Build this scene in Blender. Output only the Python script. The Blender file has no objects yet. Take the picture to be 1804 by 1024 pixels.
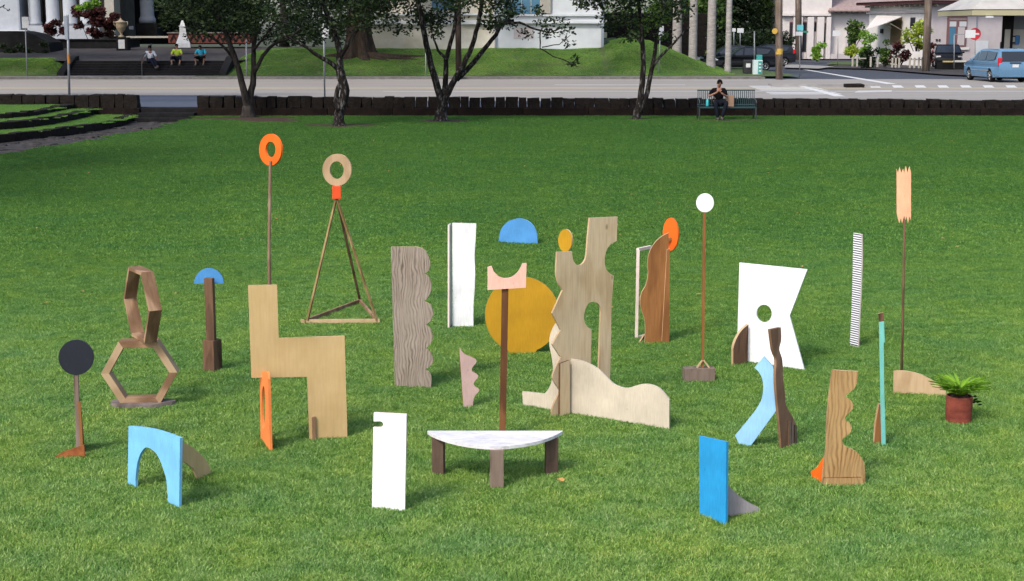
import bpy, bmesh, math, random
import numpy as np
from mathutils import Vector, Matrix
from mathutils.geometry import tessellate_polygon

random.seed(7); rng = np.random.default_rng(7)
S = bpy.context.scene
COL = S.collection
R = math.radians

# ------------------------------------------------------------------ camera, sky, sun, exposure
F, CX, CY, H = 2600.0, 902.0, 512.0, 3.2
TH = math.atan(462.0 / F)
cam_d = bpy.data.cameras.new('camera'); cam = bpy.data.objects.new('camera', cam_d); COL.objects.link(cam)
cam_d.sensor_width = 36.0; cam_d.lens = 36.0 * F / 1804.0
cam_d.clip_start = 0.1; cam_d.clip_end = 4000
cam.location = (0, 0, H); cam.rotation_euler = (math.pi / 2 - TH, 0, 0)
S.camera = cam

SUN_EL, SUN_AZ = 46.0, 216.0          # azimuth: compass bearing the light comes from (0 = +Y, 90 = +X)
w = bpy.data.worlds.new('World'); S.world = w; w.use_nodes = True
nt = w.node_tree; nt.nodes.clear()
sky = nt.nodes.new('ShaderNodeTexSky'); sky.sky_type = 'NISHITA'; sky.sun_disc = False
sky.sun_elevation = R(SUN_EL); sky.sun_rotation = R(SUN_AZ); sky.air_density = 1.0; sky.dust_density = 3.0; sky.ozone_density = 1.0
bg = nt.nodes.new('ShaderNodeBackground'); bg.inputs['Strength'].default_value = 0.15
wo = nt.nodes.new('ShaderNodeOutputWorld')
nt.links.new(sky.outputs[0], bg.inputs[0]); nt.links.new(bg.outputs[0], wo.inputs[0])
sd = bpy.data.lights.new('sun', 'SUN'); sun = bpy.data.objects.new('sun', sd); COL.objects.link(sun)
sd.energy = 1.5; sd.angle = R(10.0); sd.color = (1.0, 0.95, 0.87)
az, el = R(SUN_AZ), R(SUN_EL)
to_sun = Vector((math.sin(az) * math.cos(el), math.cos(az) * math.cos(el), math.sin(el)))
sun.rotation_euler = to_sun.to_track_quat('Z', 'Y').to_euler(); sun.location = (-30, -20, 40)
S.view_settings.view_transform = 'Standard'; S.view_settings.look = 'None'
S.view_settings.exposure = 1.04; S.view_settings.gamma = 1.0; S.view_settings.use_curve_mapping = False
S.cycles.max_bounces = 6; S.cycles.transparent_max_bounces = 6

# ------------------------------------------------------------------ pixel -> world helpers
st, ct = math.sin(TH), math.cos(TH)
def ray(u, v):
    dv = v - CY
    return Vector((u - CX, F * ct - dv * st, -dv * ct - F * st))
CAM = Vector((0, 0, H))
def ground(u, v, z=0.02):
    r = ray(u, v); return CAM + r * ((z - H) / r.z)
def at(u, v, Y):
    r = ray(u, v); return CAM + r * (Y / r.y)
def hit(u, v, o, n):
    r = ray(u, v); return CAM + r * ((o - CAM).dot(n) / r.dot(n))
def arc(cx, cy, rx, ry, a0=0, a1=360, n=40):
    full = abs(a1 - a0) >= 360
    k = n if full else n + 1
    return [(cx + rx * math.cos(R(a0 + (a1 - a0) * i / n)), cy - ry * math.sin(R(a0 + (a1 - a0) * i / n))) for i in range(k)]
def curve(pts, n=5):
    out = []
    P = [pts[0]] + list(pts) + [pts[-1]]
    for i in range(1, len(P) - 2):
        p0, p1, p2, p3 = [np.array(q, float) for q in P[i - 1:i + 3]]
        for k in range(n):
            t = k / n
            out.append(tuple(0.5 * ((2 * p1) + (-p0 + p2) * t + (2 * p0 - 5 * p1 + 4 * p2 - p3) * t * t + (-p0 + 3 * p1 - 3 * p2 + p3) * t ** 3)))
    out.append(tuple(pts[-1])); return out

# ------------------------------------------------------------------ object helpers
def tag(o, label=None, cat=None, group=None, kind=None):
    if label: o['label'] = label
    if cat: o['category'] = cat
    if group: o['group'] = group
    if kind: o['kind'] = kind
    return o
def thing(name, label, cat, loc, group=None):
    o = bpy.data.objects.new(name, None); COL.objects.link(o); o.location = loc
    o.empty_display_size = 0.2
    return tag(o, label, cat, group)
def wmat(o):
    m_ = o.matrix_basis.copy()
    while o.parent is not None:
        o = o.parent; m_ = o.matrix_basis @ m_
    return m_
def link(name, me, mats, parent=None, loc=(0, 0, 0), rz=0.0, world=True):
    """link a mesh; loc/rz are world values when the parent is an unrotated Empty"""
    o = bpy.data.objects.new(name, me); COL.objects.link(o)
    if not isinstance(mats, (list, tuple)): mats = [mats]
    if len(me.materials) == 0:
        for m in mats: me.materials.append(m)
    m_ = Matrix.Translation(Vector(loc)) @ Matrix.Rotation(rz, 4, 'Z')
    if parent is not None:
        o.parent = parent
        if world: m_ = wmat(parent).inverted() @ m_
    o.matrix_basis = m_
    return o
class MB:
    def __init__(s): s.v = []; s.f = []; s.m = []
    def add(s, vs, fs, mi=0):
        b = len(s.v); s.v += [tuple(q) for q in vs]; s.f += [tuple(b + i for i in q) for q in fs]; s.m += [mi] * len(fs)
    def box(s, c, d, rz=0.0, mi=0, taper=1.0, jit=0.0):
        x, y, z = [q / 2 for q in d]; cs, sn = math.cos(rz), math.sin(rz); vs = []
        for dz in (-1, 1):
            t = taper if dz > 0 else 1.0
            for dx, dy in ((-1, -1), (1, -1), (1, 1), (-1, 1)):
                px, py = dx * x * t + random.uniform(-jit, jit), dy * y * t + random.uniform(-jit, jit)
                vs.append((c[0] + px * cs - py * sn, c[1] + px * sn + py * cs, c[2] + dz * z + random.uniform(-jit, jit)))
        s.add(vs, [(0, 3, 2, 1), (4, 5, 6, 7), (0, 1, 5, 4), (1, 2, 6, 5), (2, 3, 7, 6), (3, 0, 4, 7)], mi); return s
    def tube(s, pts, rad, n=8, mi=0, cap=True):
        pts = [Vector(p) for p in pts]
        if not isinstance(rad, (list, tuple)): rad = [rad] * len(pts)
        rings = []; prev = None
        for i, p in enumerate(pts):
            d = (pts[min(i + 1, len(pts) - 1)] - pts[max(i - 1, 0)]).normalized()
            if prev is None: a = d.orthogonal().normalized()
            else: a = (prev - d * prev.dot(d)).normalized()
            prev = a; b = d.cross(a)
            rings.append([p + (a * math.cos(2 * math.pi * k / n) + b * math.sin(2 * math.pi * k / n)) * rad[i] for k in range(n)])
        vs = [q for r in rings for q in r]; fs = []
        for i in range(len(pts) - 1):
            for k in range(n):
                fs.append((i * n + k, i * n + (k + 1) % n, (i + 1) * n + (k + 1) % n, (i + 1) * n + k))
        if cap: fs += [tuple(range(n - 1, -1, -1)), tuple((len(pts) - 1) * n + k for k in range(n))]
        s.add(vs, fs, mi); return s
    def bar(s, a, b, wd, th, mi=0, up=(0, 0, 1)):
        a, b = Vector(a), Vector(b); d = (b - a).normalized(); u = Vector(up)
        if abs(d.dot(u)) > 0.98: u = Vector((0, 1, 0))
        x = d.cross(u).normalized(); y = x.cross(d)
        vs = [p + x * sx * wd / 2 + y * sy * th / 2 for p in (a, b) for sx, sy in ((-1, -1), (1, -1), (1, 1), (-1, 1))]
        s.add(vs, [(0, 3, 2, 1), (4, 5, 6, 7), (0, 1, 5, 4), (1, 2, 6, 5), (2, 3, 7, 6), (3, 0, 4, 7)], mi); return s
    def lathe(s, prof, c=(0, 0, 0), n=20, mi=0, axis='z'):
        vs = []; fs = []
        for r, z in prof:
            for k in range(n):
                a = 2 * math.pi * k / n
                if axis == 'z': vs.append((c[0] + r * math.cos(a), c[1] + r * math.sin(a), c[2] + z))
                else: vs.append((c[0] + r * math.cos(a), c[1] + z, c[2] + r * math.sin(a)))
        for i in range(len(prof) - 1):
            for k in range(n):
                q = (i * n + k, i * n + (k + 1) % n, (i + 1) * n + (k + 1) % n, (i + 1) * n + k)
                fs.append(q if axis == 'z' else q[::-1])
        e0 = tuple(range(n - 1, -1, -1)); e1 = tuple((len(prof) - 1) * n + k for k in range(n))
        fs += [e0, e1] if axis == 'z' else [e0[::-1], e1[::-1]]
        s.add(vs, fs, mi); return s
    def prism(s, loops, y0, y1, fm=0, em=1, zx=None):
        """loops of (x,z); extruded along y"""
        tris = tessellate_polygon([[Vector((p[0], p[1], 0)) for p in L] for L in loops])
        flat = [p for L in loops for p in L]; n = len(flat)
        vs = [(p[0], y0, p[1]) for p in flat] + [(p[0], y1, p[1]) for p in flat]
        fr = []; bk = []
        for t in tris:
            a, b, c = [flat[i] for i in t]
            ccw = (b[0] - a[0]) * (c[1] - a[1]) - (b[1] - a[1]) * (c[0] - a[0])
            t = tuple(t) if ccw > 0 else tuple(t)[::-1]
            fr.append(t); bk.append(tuple(n + i for i in t[::-1]))
        s.add(vs, fr + bk, fm)
        b0 = len(s.v) - 2 * n; o = 0
        for li, L in enumerate(loops):
            k = len(L); ar = sum(L[i][0] * L[(i + 1) % k][1] - L[(i + 1) % k][0] * L[i][1] for i in range(k))
            flip = (ar < 0) != (li > 0)
            for i in range(k):
                a, b = o + i, o + (i + 1) % k
                q = (b0 + a, b0 + n + a, b0 + n + b, b0 + b)
                if not flip: q = q[::-1]
                s.f.append(q); s.m.append(em)
            o += k
        return s
    def mesh(s, name, smooth=False):
        me = bpy.data.meshes.new(name); me.from_pydata(s.v, [], s.f)
        if any(s.m): me.polygons.foreach_set('material_index', s.m)
        if smooth: me.polygons.foreach_set('use_smooth', [True] * len(s.f))
        me.update(); return me
    def build(s, name, mats, parent=None, loc=(0, 0, 0), rz=0.0, smooth=False, bevel=0.0, world=True):
        o = link(name, s.mesh(name, smooth), mats, parent, loc, rz, world)
        if bevel:
            b = o.modifiers.new('bevel', 'BEVEL'); b.width = bevel; b.segments = 2; b.limit_method = 'ANGLE'; b.angle_limit = R(40)
        return o

# ------------------------------------------------------------------ materials
def newmat(name):
    m = bpy.data.materials.new(name); m.use_nodes = True
    n = m.node_tree.nodes; b = n['Principled BSDF']; return m, m.node_tree, b
def N(t, k, **kw):
    n = t.nodes.new(k)
    for a, v in kw.items():
        if a in n.inputs: n.inputs[a].default_value = v
        else: setattr(n, a, v)
    return n
def ramp(t, src, stops):
    r = t.nodes.new('ShaderNodeValToRGB'); cr = r.color_ramp
    while len(cr.elements) < len(stops): cr.elements.new(0.5)
    for e, (p, c) in zip(cr.elements, stops):
        e.position = p; e.color = (*c, 1) if len(c) == 3 else c
    t.links.new(src, r.inputs[0]); return r.outputs[0]
def coords(t, scale=(1, 1, 1), kind='Object', rot=(0, 0, 0)):
    tc = t.nodes.new('ShaderNodeTexCoord'); mp = t.nodes.new('ShaderNodeMapping')
    mp.inputs['Scale'].default_value = scale; mp.inputs['Rotation'].default_value = rot
    t.links.new(tc.outputs[kind], mp.inputs[0]); return mp.outputs[0]
def bump(t, b, h, strength=0.3, dist=0.01):
    n = t.nodes.new('ShaderNodeBump'); n.inputs['Strength'].default_value = strength; n.inputs['Distance'].default_value = dist
    t.links.new(h, n.inputs['Height']); t.links.new(n.outputs[0], b.inputs['Normal'])
def mul(c, k): return tuple(min(1, q * k) for q in c)
def noise_mat(name, c0, c1, scale=8, rough=0.7, detail=6, bstr=0.2, bdist=0.01, stretch=(1, 1, 1), metal=0.0, kind='Object', lo=0.3, hi=0.7):
    m, t, b = newmat(name); v = coords(t, stretch, kind)
    n = N(t, 'ShaderNodeTexNoise', Scale=scale, Detail=detail, Roughness=0.6); t.links.new(v, n.inputs['Vector'])
    t.links.new(ramp(t, n.outputs[0], [(lo, c0), (hi, c1)]), b.inputs['Base Color'])
    b.inputs['Roughness'].default_value = rough; b.inputs['Metallic'].default_value = metal; b.inputs['Specular IOR Level'].default_value = .5 if rough < .7 else .15
    if bstr: bump(t, b, n.outputs[0], bstr, bdist)
    return m
def paint(name, c, rough=0.55, scuff=None):
    """brush-painted board: faint mottling, brush streaks, a few scuffs and specks"""
    m, t, b = newmat(name); v = coords(t, (1, 1, 1)); v2 = coords(t, (9, 9, 1.2))
    n = N(t, 'ShaderNodeTexNoise', Scale=4.0, Detail=6.0); t.links.new(v, n.inputs['Vector'])
    n2 = N(t, 'ShaderNodeTexNoise', Scale=9.0, Detail=5.0); t.links.new(v2, n2.inputs['Vector'])
    n3 = N(t, 'ShaderNodeTexNoise', Scale=38.0, Detail=2.0); t.links.new(v, n3.inputs['Vector'])
    base = ramp(t, n.outputs[0], [(0.3, mul(c, 0.82)), (0.7, mul(c, 1.06))])
    mx = N(t, 'ShaderNodeMixRGB', blend_type='MULTIPLY'); mx.inputs[0].default_value = 1
    t.links.new(base, mx.inputs[1]); t.links.new(ramp(t, n2.outputs[0], [(0.3, (.87,) * 3), (0.65, (1, 1, 1))]), mx.inputs[2])
    out = mx.outputs[0]
    sc = scuff or mul(c, 0.55)
    m2 = N(t, 'ShaderNodeMixRGB'); t.links.new(ramp(t, n3.outputs[0], [(0.66, (0, 0, 0)), (0.76, (.6, .6, .6))]), m2.inputs[0])
    t.links.new(out, m2.inputs[1]); m2.inputs[2].default_value = (*sc, 1)
    t.links.new(m2.outputs[0], b.inputs['Base Color']); b.inputs['Roughness'].default_value = rough
    b.inputs['Specular IOR Level'].default_value = 0.3
    bump(t, b, n2.outputs[0], 0.15, 0.004); return m
def scuffed(name, c, d):
    """worn white table paint: long grey scrub marks and bare patches"""
    m, t, b = newmat(name)
    n = N(t, 'ShaderNodeTexNoise', Scale=5.0, Detail=9.0, Roughness=.7); t.links.new(coords(t, (.7, 1.6, 1)), n.inputs['Vector'])
    n2 = N(t, 'ShaderNodeTexNoise', Scale=22.0, Detail=6.0, Roughness=.7); t.links.new(coords(t, (.35, 1.5, 1), rot=(0, 0, .3)), n2.inputs['Vector'])
    mx = N(t, 'ShaderNodeMixRGB', blend_type='MULTIPLY'); mx.inputs[0].default_value = 1
    t.links.new(ramp(t, n.outputs[0], [(.36, mul(c, .74)), (.58, c)]), mx.inputs[1]); t.links.new(ramp(t, n2.outputs[0], [(.30, mul(d, 2.2)), (.47, (1, 1, 1))]), mx.inputs[2])
    t.links.new(mx.outputs[0], b.inputs['Base Color']); b.inputs['Roughness'].default_value = .6; return m
def wood(name, c0, c1, c2=None, scale=14, dist=6, stretch=(1, 1, .18), rough=0.8, knots=True, lo=.25, hi=.75, fibre=.6, bands=0.0):
    """lengthwise grain along local z: contour lines of a stretched noise field, fine fibres, blotches and a few knots"""
    m, t, b = newmat(name); ms = {'greygrain': 0}
    n0 = N(t, 'ShaderNodeTexNoise', Scale=2.2, Detail=2.5, Roughness=.5); t.links.new(coords(t, (2.2 * stretch[0], 1, 2.2 * stretch[2] * 1.6)), n0.inputs['Vector'])
    mlt = N(t, 'ShaderNodeMath', operation='MULTIPLY'); mlt.inputs[1].default_value = scale * 6.0; t.links.new(n0.outputs[0], mlt.inputs[0])
    src = mlt.outputs[0]
    if bands:
        sx = t.nodes.new('ShaderNodeSeparateXYZ'); t.links.new(coords(t), sx.inputs[0])
        ba = N(t, 'ShaderNodeMath', operation='MULTIPLY_ADD'); ba.inputs[1].default_value = bands; t.links.new(sx.outputs['X'], ba.inputs[0]); t.links.new(src, ba.inputs[2]); src = ba.outputs[0]
    sn = N(t, 'ShaderNodeMath', operation='SINE'); t.links.new(src, sn.inputs[0])
    md = N(t, 'ShaderNodeMath', operation='MULTIPLY_ADD'); md.inputs[1].default_value = .5; md.inputs[2].default_value = .5; t.links.new(sn.outputs[0], md.inputs[0])
    n = N(t, 'ShaderNodeTexNoise', Scale=3.0, Detail=8.0, Roughness=.65); t.links.new(coords(t, (1, 1, .5)), n.inputs['Vector'])
    g = ramp(t, md.outputs[0], [(lo, c0), (hi, c1)])
    if bands:
        nb_ = N(t, 'ShaderNodeTexNoise', Scale=9.0, Detail=6.0, Roughness=.7); t.links.new(coords(t, (1, 1, .45)), nb_.inputs['Vector'])
        mb_ = N(t, 'ShaderNodeMixRGB'); t.links.new(ramp(t, nb_.outputs[0], [(.40, (.12,) * 3), (.62, (.85,) * 3)]), mb_.inputs[0]); t.links.new(g, mb_.inputs[1]); mb_.inputs[2].default_value = (*mul(c1, .82), 1); g = mb_.outputs[0]
    mx = N(t, 'ShaderNodeMixRGB'); t.links.new(ramp(t, n.outputs[0], [(.42, (0, 0, 0)), (.70, (.6, .6, .6))]), mx.inputs[0])
    t.links.new(g, mx.inputs[1]); mx.inputs[2].default_value = (*(c2 or mul(c1, 1.1)), 1)
    out = mx.outputs[0]
    fn = N(t, 'ShaderNodeTexNoise', Scale=55.0, Detail=3.0); t.links.new(coords(t, (1, 1, .07)), fn.inputs['Vector'])
    m3 = N(t, 'ShaderNodeMixRGB', blend_type='MULTIPLY'); m3.inputs[0].default_value = fibre
    t.links.new(out, m3.inputs[1]); t.links.new(ramp(t, fn.outputs[0], [(.35, (.72, .68, .64)), (.6, (1, 1, 1))]), m3.inputs[2]); out = m3.outputs[0]
    st = N(t, 'ShaderNodeTexNoise', Scale=1.6, Detail=5.0); t.links.new(coords(t, (1, 1, 1)), st.inputs['Vector'])
    m4 = N(t, 'ShaderNodeMixRGB', blend_type='MULTIPLY'); m4.inputs[0].default_value = .8
    t.links.new(out, m4.inputs[1]); t.links.new(ramp(t, st.outputs[0], [(.3, (.80, .78, .76)), (.65, (1.05, 1.05, 1.05))]), m4.inputs[2]); out = m4.outputs[0]
    if knots:
        vo = N(t, 'ShaderNodeTexVoronoi', Scale=4.2); t.links.new(coords(t, (1, 1, .6)), vo.inputs['Vector'])
        m2 = N(t, 'ShaderNodeMixRGB'); t.links.new(ramp(t, vo.outputs['Distance'], [(.04, (.7, .7, .7)), (.08, (0, 0, 0))]), m2.inputs[0])
        t.links.new(out, m2.inputs[1]); m2.inputs[2].default_value = (*mul(c0, .4), 1); out = m2.outputs[0]
    t.links.new(out, b.inputs['Base Color']); b.inputs['Roughness'].default_value = rough; b.inputs['Specular IOR Level'].default_value = 0.2
    bump(t, b, md.outputs[0], 0.15, 0.003); return m
def flat(name, c, rough=0.5, metal=0.0):
    m, t, b = newmat(name); b.inputs['Base Color'].default_value = (*c, 1); b.inputs['Roughness'].default_value = rough; b.inputs['Metallic'].default_value = metal
    if rough >= .8: b.inputs['Specular IOR Level'].default_value = .08
    n = N(t, 'ShaderNodeTexNoise', Scale=22.0, Detail=4.0); t.links.new(coords(t), n.inputs['Vector'])
    t.links.new(ramp(t, n.outputs[0], [(.35, mul(c, .88)), (.65, mul(c, 1.06))]), b.inputs['Base Color']); return m
def leafmat(name, c0, c1, trans=0.35):
    m, t, b = newmat(name)
    g = t.nodes.new('ShaderNodeNewGeometry')
    col = ramp(t, g.outputs['Random Per Island'], [(0.0, c0), (1.0, c1)])
    t.links.new(col, b.inputs['Base Color']); b.inputs['Roughness'].default_value = 0.55; b.inputs['Specular IOR Level'].default_value = 0.15
    tr = t.nodes.new('ShaderNodeBsdfTranslucent'); mx = t.nodes.new('ShaderNodeMixShader'); mx.inputs[0].default_value = trans
    hs = N(t, 'ShaderNodeHueSaturation'); hs.inputs['Value'].default_value = 1.4; t.links.new(col, hs.inputs['Color']); t.links.new(hs.outputs[0], tr.inputs[0])
    t.links.new(b.outputs[0], mx.inputs[1]); t.links.new(tr.outputs[0], mx.inputs[2])
    t.links.new(mx.outputs[0], t.nodes['Material Output'].inputs[0]); return m

M = {}
M['white'] = paint('white_paint', (.76, .77, .78), .5, (.45, .43, .42))
M['whiteold'] = scuffed('scuffed_white_paint', (.60, .585, .60), (.28, .25, .245))
M['orange'] = paint('orange_paint', (.82, .12, .008))
M['lorange'] = paint('light_orange_paint', (.76, .21, .055))
M['red'] = paint('red_orange_paint', (.68, .07, .015))
M['skyblue'] = paint('sky_blue_paint', (.17, .45, .74))
M['paleblue'] = paint('pale_blue_paint', (.24, .46, .68))
M['blue'] = paint('blue_paint', (.018, .25, .53))
M['midblue'] = paint('mid_blue_paint', (.06, .23, .50))
M['ochre'] = paint('ochre_paint', (.42, .225, .008), .6, (.36, .18, .01))
M['pink'] = paint('pink_paint', (.76, .43, .34))
M['dustpink'] = paint('dusty_pink_paint', (.52, .36, .33))
M['peach'] = paint('peach_paint', (.80, .42, .25))
M['cream'] = paint('cream_paint', (.50, .44, .345), .6)
M['navy'] = paint('navy_black_paint', (.010, .012, .022), .55, (.03, .03, .04))
M['teal'] = paint('teal_paint', (.13, .40, .36), .6)
M['grey'] = paint('grey_paint', (.30, .27, .28), .6)
M['plyedge'] = wood('plywood_edge', (.34, .22, .12), (.50, .36, .22), scale=6, knots=False)
M['whiteedge'] = paint('white_edge', (.66, .55, .50))
M['ply'] = wood('raw_plywood', (.45, .315, .145), (.49, .35, .17), (.55, .405, .215), scale=1.6, stretch=(1, 1, .3), fibre=.22)
M['tanply'] = wood('tan_plywood', (.38, .265, .15), (.45, .325, .195), (.48, .35, .215), scale=2.2, stretch=(1, 1, .25), fibre=.35)
M['weather'] = wood('weathered_plywood', (.52, .37, .21), (.60, .445, .27), (.60, .475, .33), scale=2.6, stretch=(1, 1, .18), fibre=.5)
M['greygrain'] = wood('grey_swirl_grain_plywood', (.075, .058, .047), (.285, .24, .20), (.31, .27, .23), scale=5.5, stretch=(1.5, 1, .42), knots=False, lo=.0, hi=.6, bands=250)
M['browngrain'] = wood('brown_swirl_grain_plywood', (.14, .068, .024), (.40, .25, .105), (.42, .29, .145), scale=5.0, stretch=(1.3, 1, .36), knots=False, lo=.0, hi=.6, bands=210)
M['brown'] = wood('oiled_brown_wood', (.20, .085, .028), (.28, .125, .042), (.25, .105, .035), scale=3, stretch=(1, 1, .12))
M['darkwood'] = wood('dark_reclaimed_wood', (.060, .030, .017), (.125, .068, .040), (.17, .105, .066), scale=5, stretch=(1, 1, .10))
M['greywood'] = wood('weathered_grey_wood', (.10, .072, .056), (.18, .135, .108), (.24, .195, .165), scale=5, stretch=(1, 1, .10))
M['board'] = wood('reclaimed_board', (.165, .092, .05), (.26, .155, .088), (.36, .25, .16), scale=4, stretch=(1, 1, .14))
M['wavywood'] = wood('wavy_brown_wood', (.17, .095, .060), (.26, .155, .104), (.31, .20, .142), scale=4, stretch=(1, 1, .12))
M['postbrown'] = wood('dark_brown_post', (.085, .034, .014), (.19, .085, .034), (.15, .065, .026), scale=4, stretch=(1, 1, .10))
M['tablewood'] = wood('grey_brown_leg', (.080, .052, .038), (.145, .098, .074), (.19, .14, .11), scale=4, stretch=(1, 1, .10))
M['ringwood'] = wood('tan_ring_wood', (.30, .205, .12), (.36, .255, .155), (.38, .275, .17), scale=2.2, stretch=(1, 1, .3), fibre=.3)
M['stick'] = wood('stick_wood', (.16, .10, .065), (.27, .19, .13), scale=4, knots=False)
M['olive'] = wood('olive_stick_wood', (.14, .095, .035), (.25, .175, .08), scale=4, knots=False)
M['rust'] = noise_mat('rusty_steel', (.13, .035, .012), (.30, .10, .035), 14, .8)
M['terracotta'] = noise_mat('terracotta', (.10, .024, .016), (.225, .055, .035), 7, .75, stretch=(1, 1, 1.6))
M['soil'] = noise_mat('soil', (.012, .008, .006), (.035, .022, .014), 30, .95, bstr=.8, bdist=.02)
M['slab'] = noise_mat('slab_stone', (.07, .055, .05), (.17, .14, .13), 9, .85, bstr=.4)
M['lava'] = noise_mat('lava_stone', (.003, .0025, .0025), (.016, .012, .010), 7, .95, bstr=.7, bdist=.03)
M['lavabase'] = noise_mat('lava_base_course', (.003, .002, .002), (.014, .008, .006), 5, .95, bstr=.7, bdist=.03)
M['pathstone'] = noise_mat('path_stone', (.008, .0075, .008), (.060, .054, .052), 5, .9, bstr=.6, bdist=.02)
M['concrete'] = noise_mat('pale_road', (.19, .174, .158), (.245, .228, .208), 1.6, .85, stretch=(.12, 1, 1), bstr=.08)
M['asphalt'] = noise_mat('asphalt', (.036, .040, .050), (.058, .062, .074), 3, .85, bstr=.1)
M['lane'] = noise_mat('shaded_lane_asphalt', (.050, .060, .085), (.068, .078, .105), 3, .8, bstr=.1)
M['walk'] = noise_mat('pavement_concrete', (.17, .16, .15), (.26, .25, .235), 2, .85, bstr=.1)
M['plaza'] = noise_mat('plaza_paving', (.034, .031, .031), (.055, .050, .050), 2, .85, bstr=.1)
M['paintw'] = flat('road_paint_white', (.46, .455, .44), .7)
M['painty'] = flat('road_paint_yellow', (.50, .40, .17), .7)
M['kerb'] = noise_mat('kerb_stone', (.08, .075, .07), (.16, .15, .14), 3, .85)
M['blackstep'] = noise_mat('dark_step_stone', (.003, .003, .0035), (.012, .0115, .013), 6, .85)
M['wallw'] = noise_mat('white_stucco', (.43, .455, .475), (.51, .535, .555), 1.2, .85, bstr=.1)
M['wallbeige'] = noise_mat('sun_bounce_stucco', (.34, .31, .23), (.56, .54, .49), .55, .85, bstr=.1)  # side wall's shade and warm sun bounce put into the stucco colour
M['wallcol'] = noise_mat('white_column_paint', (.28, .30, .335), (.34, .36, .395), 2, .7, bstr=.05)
M['recess'] = noise_mat('recess_shade_wall', (.085, .078, .062), (.12, .11, .09), 1, .8)  # shade between the columns put into the wall colour
M['walldark'] = noise_mat('dark_wall', (.004, .004, .0045), (.013, .013, .014), 2, .9)
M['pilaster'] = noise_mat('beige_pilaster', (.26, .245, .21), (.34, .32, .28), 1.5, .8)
M['pinkwall'] = noise_mat('pink_stucco', (.46, .425, .405), (.54, .50, .485), 1.5, .85, bstr=.1)
M['mauvewall'] = noise_mat('mauve_grey_stucco', (.37, .335, .34), (.44, .40, .405), 1.2, .85, bstr=.1)  # also carries the painted shade of the shop's right face
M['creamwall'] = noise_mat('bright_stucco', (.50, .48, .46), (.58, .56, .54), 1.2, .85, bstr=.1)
M['rooftile'] = noise_mat('roof_tile', (.20, .145, .135), (.30, .225, .21), 4, .8)
M['fascia'] = flat('dark_red_fascia', (.085, .022, .022), .6)
M['roofgrey'] = noise_mat('canopy_roof', (.30, .285, .265), (.37, .355, .335), 1.5, .7)
M['roofunder'] = flat('olive_soffit', (.30, .28, .17), .7)
M['glass'] = flat('dark_window_glass', (.018, .022, .028), .08)
M['glassblue'] = flat('blue_reflecting_glass', (.06, .16, .25), .12)
M['bark'] = noise_mat('lichen_bark', (.009, .007, .006), (.135, .13, .125), 9, .9, stretch=(1.4, 1.4, .55), bstr=.7, bdist=.03, lo=.52, hi=.72)
M['barkdark'] = noise_mat('dark_bark', (.006, .005, .004), (.038, .033, .030), 10, .9, stretch=(1, 1, .4), bstr=.7, bdist=.03)
M['bigbark'] = noise_mat('banyan_bark', (.014, .010, .007), (.065, .046, .034), 7, .9, stretch=(1.3, 1.3, .2), bstr=.8, bdist=.06)
M['palm'] = noise_mat('palm_trunk', (.17, .155, .145), (.32, .30, .285), 5, .9, stretch=(.6, .6, 2.4), bstr=.3)
M['pole'] = wood('utility_pole_wood', (.13, .10, .08), (.22, .175, .145), scale=2, dist=3, stretch=(1, 1, .05))
M['poledark'] = wood('dark_pole_wood', (.020, .014, .011), (.05, .034, .026), scale=2, dist=3, stretch=(1, 1, .05))
M['galv'] = flat('galvanised_metal', (.20, .21, .22), .5, .2)
M['signw'] = flat('sign_white', (.48, .49, .50), .5)
M['signdim'] = flat('sign_back_grey', (.20, .23, .28), .5)
M['signred'] = flat('sign_red', (.40, .015, .03), .5)
M['signteal'] = flat('sign_teal', (.10, .42, .46), .5)
M['signgreen'] = flat('sign_green', (.01, .14, .09), .5)
M['yellow'] = flat('yellow_band', (.38, .24, .03), .7)
M['signorange'] = flat('orange_band', (.34, .13, .015), .7)
M['benchgreen'] = flat('bench_green_metal', (.003, .026, .030), .6)
M['benchleg'] = flat('bench_dark_metal', (.012, .016, .017), .5)
M['skin'] = flat('skin', (.25, .13, .09), .8)
M['skind'] = flat('tanned_skin', (.15, .08, .055), .8)
M['hair'] = flat('dark_hair', (.004, .003, .003), .9)
M['black'] = flat('black_cloth', (.0035, .003, .004), .9)
M['denim'] = flat('dark_denim', (.006, .008, .013), .9)
M['tee'] = flat('white_tee', (.42, .44, .50), .9)
M['lime'] = flat('lime_tee', (.30, .43, .04), .9)
M['tealtee'] = flat('teal_tee', (.02, .22, .33), .9)
M['navyc'] = flat('navy_cloth', (.007, .009, .02), .9)
M['palec'] = flat('pale_trousers', (.42, .42, .48), .9)
M['shoe'] = flat('shoe', (.02, .02, .02), .7)
M['bottle'] = flat('turquoise_bottle', (.03, .34, .38), .3)
M['paper'] = flat('brown_paper', (.26, .165, .11), .85)
M['tyre'] = flat('tyre_rubber', (.010, .010, .010), .85)
M['rim'] = flat('alloy_rim', (.42, .43, .45), .35, .6)
M['carblack'] = flat('black_car_paint', (.008, .009, .012), .10)
M['carnavy'] = flat('charcoal_car_paint', (.014, .016, .022), .12)
M['carblue'] = flat('blue_van_paint', (.085, .175, .28), .22)
for k_ in ('carblack', 'carnavy'):
    M[k_].node_tree.nodes['Principled BSDF'].inputs['Specular IOR Level'].default_value = .22; M[k_].node_tree.nodes['Principled BSDF'].inputs['Roughness'].default_value = .2
M['glass'].node_tree.nodes['Principled BSDF'].inputs['Base Color'].default_value = (.01, .012, .015, 1)
M['taillight'] = flat('tail_light_red', (.45, .01, .02), .2)
M['headlight'] = flat('headlight_glass', (.55, .56, .58), .1)
M['trimblack'] = flat('black_trim', (.012, .012, .013), .5)
M['brick'] = noise_mat('red_brick', (.075, .022, .018), (.14, .045, .036), 9, .85)
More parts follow.
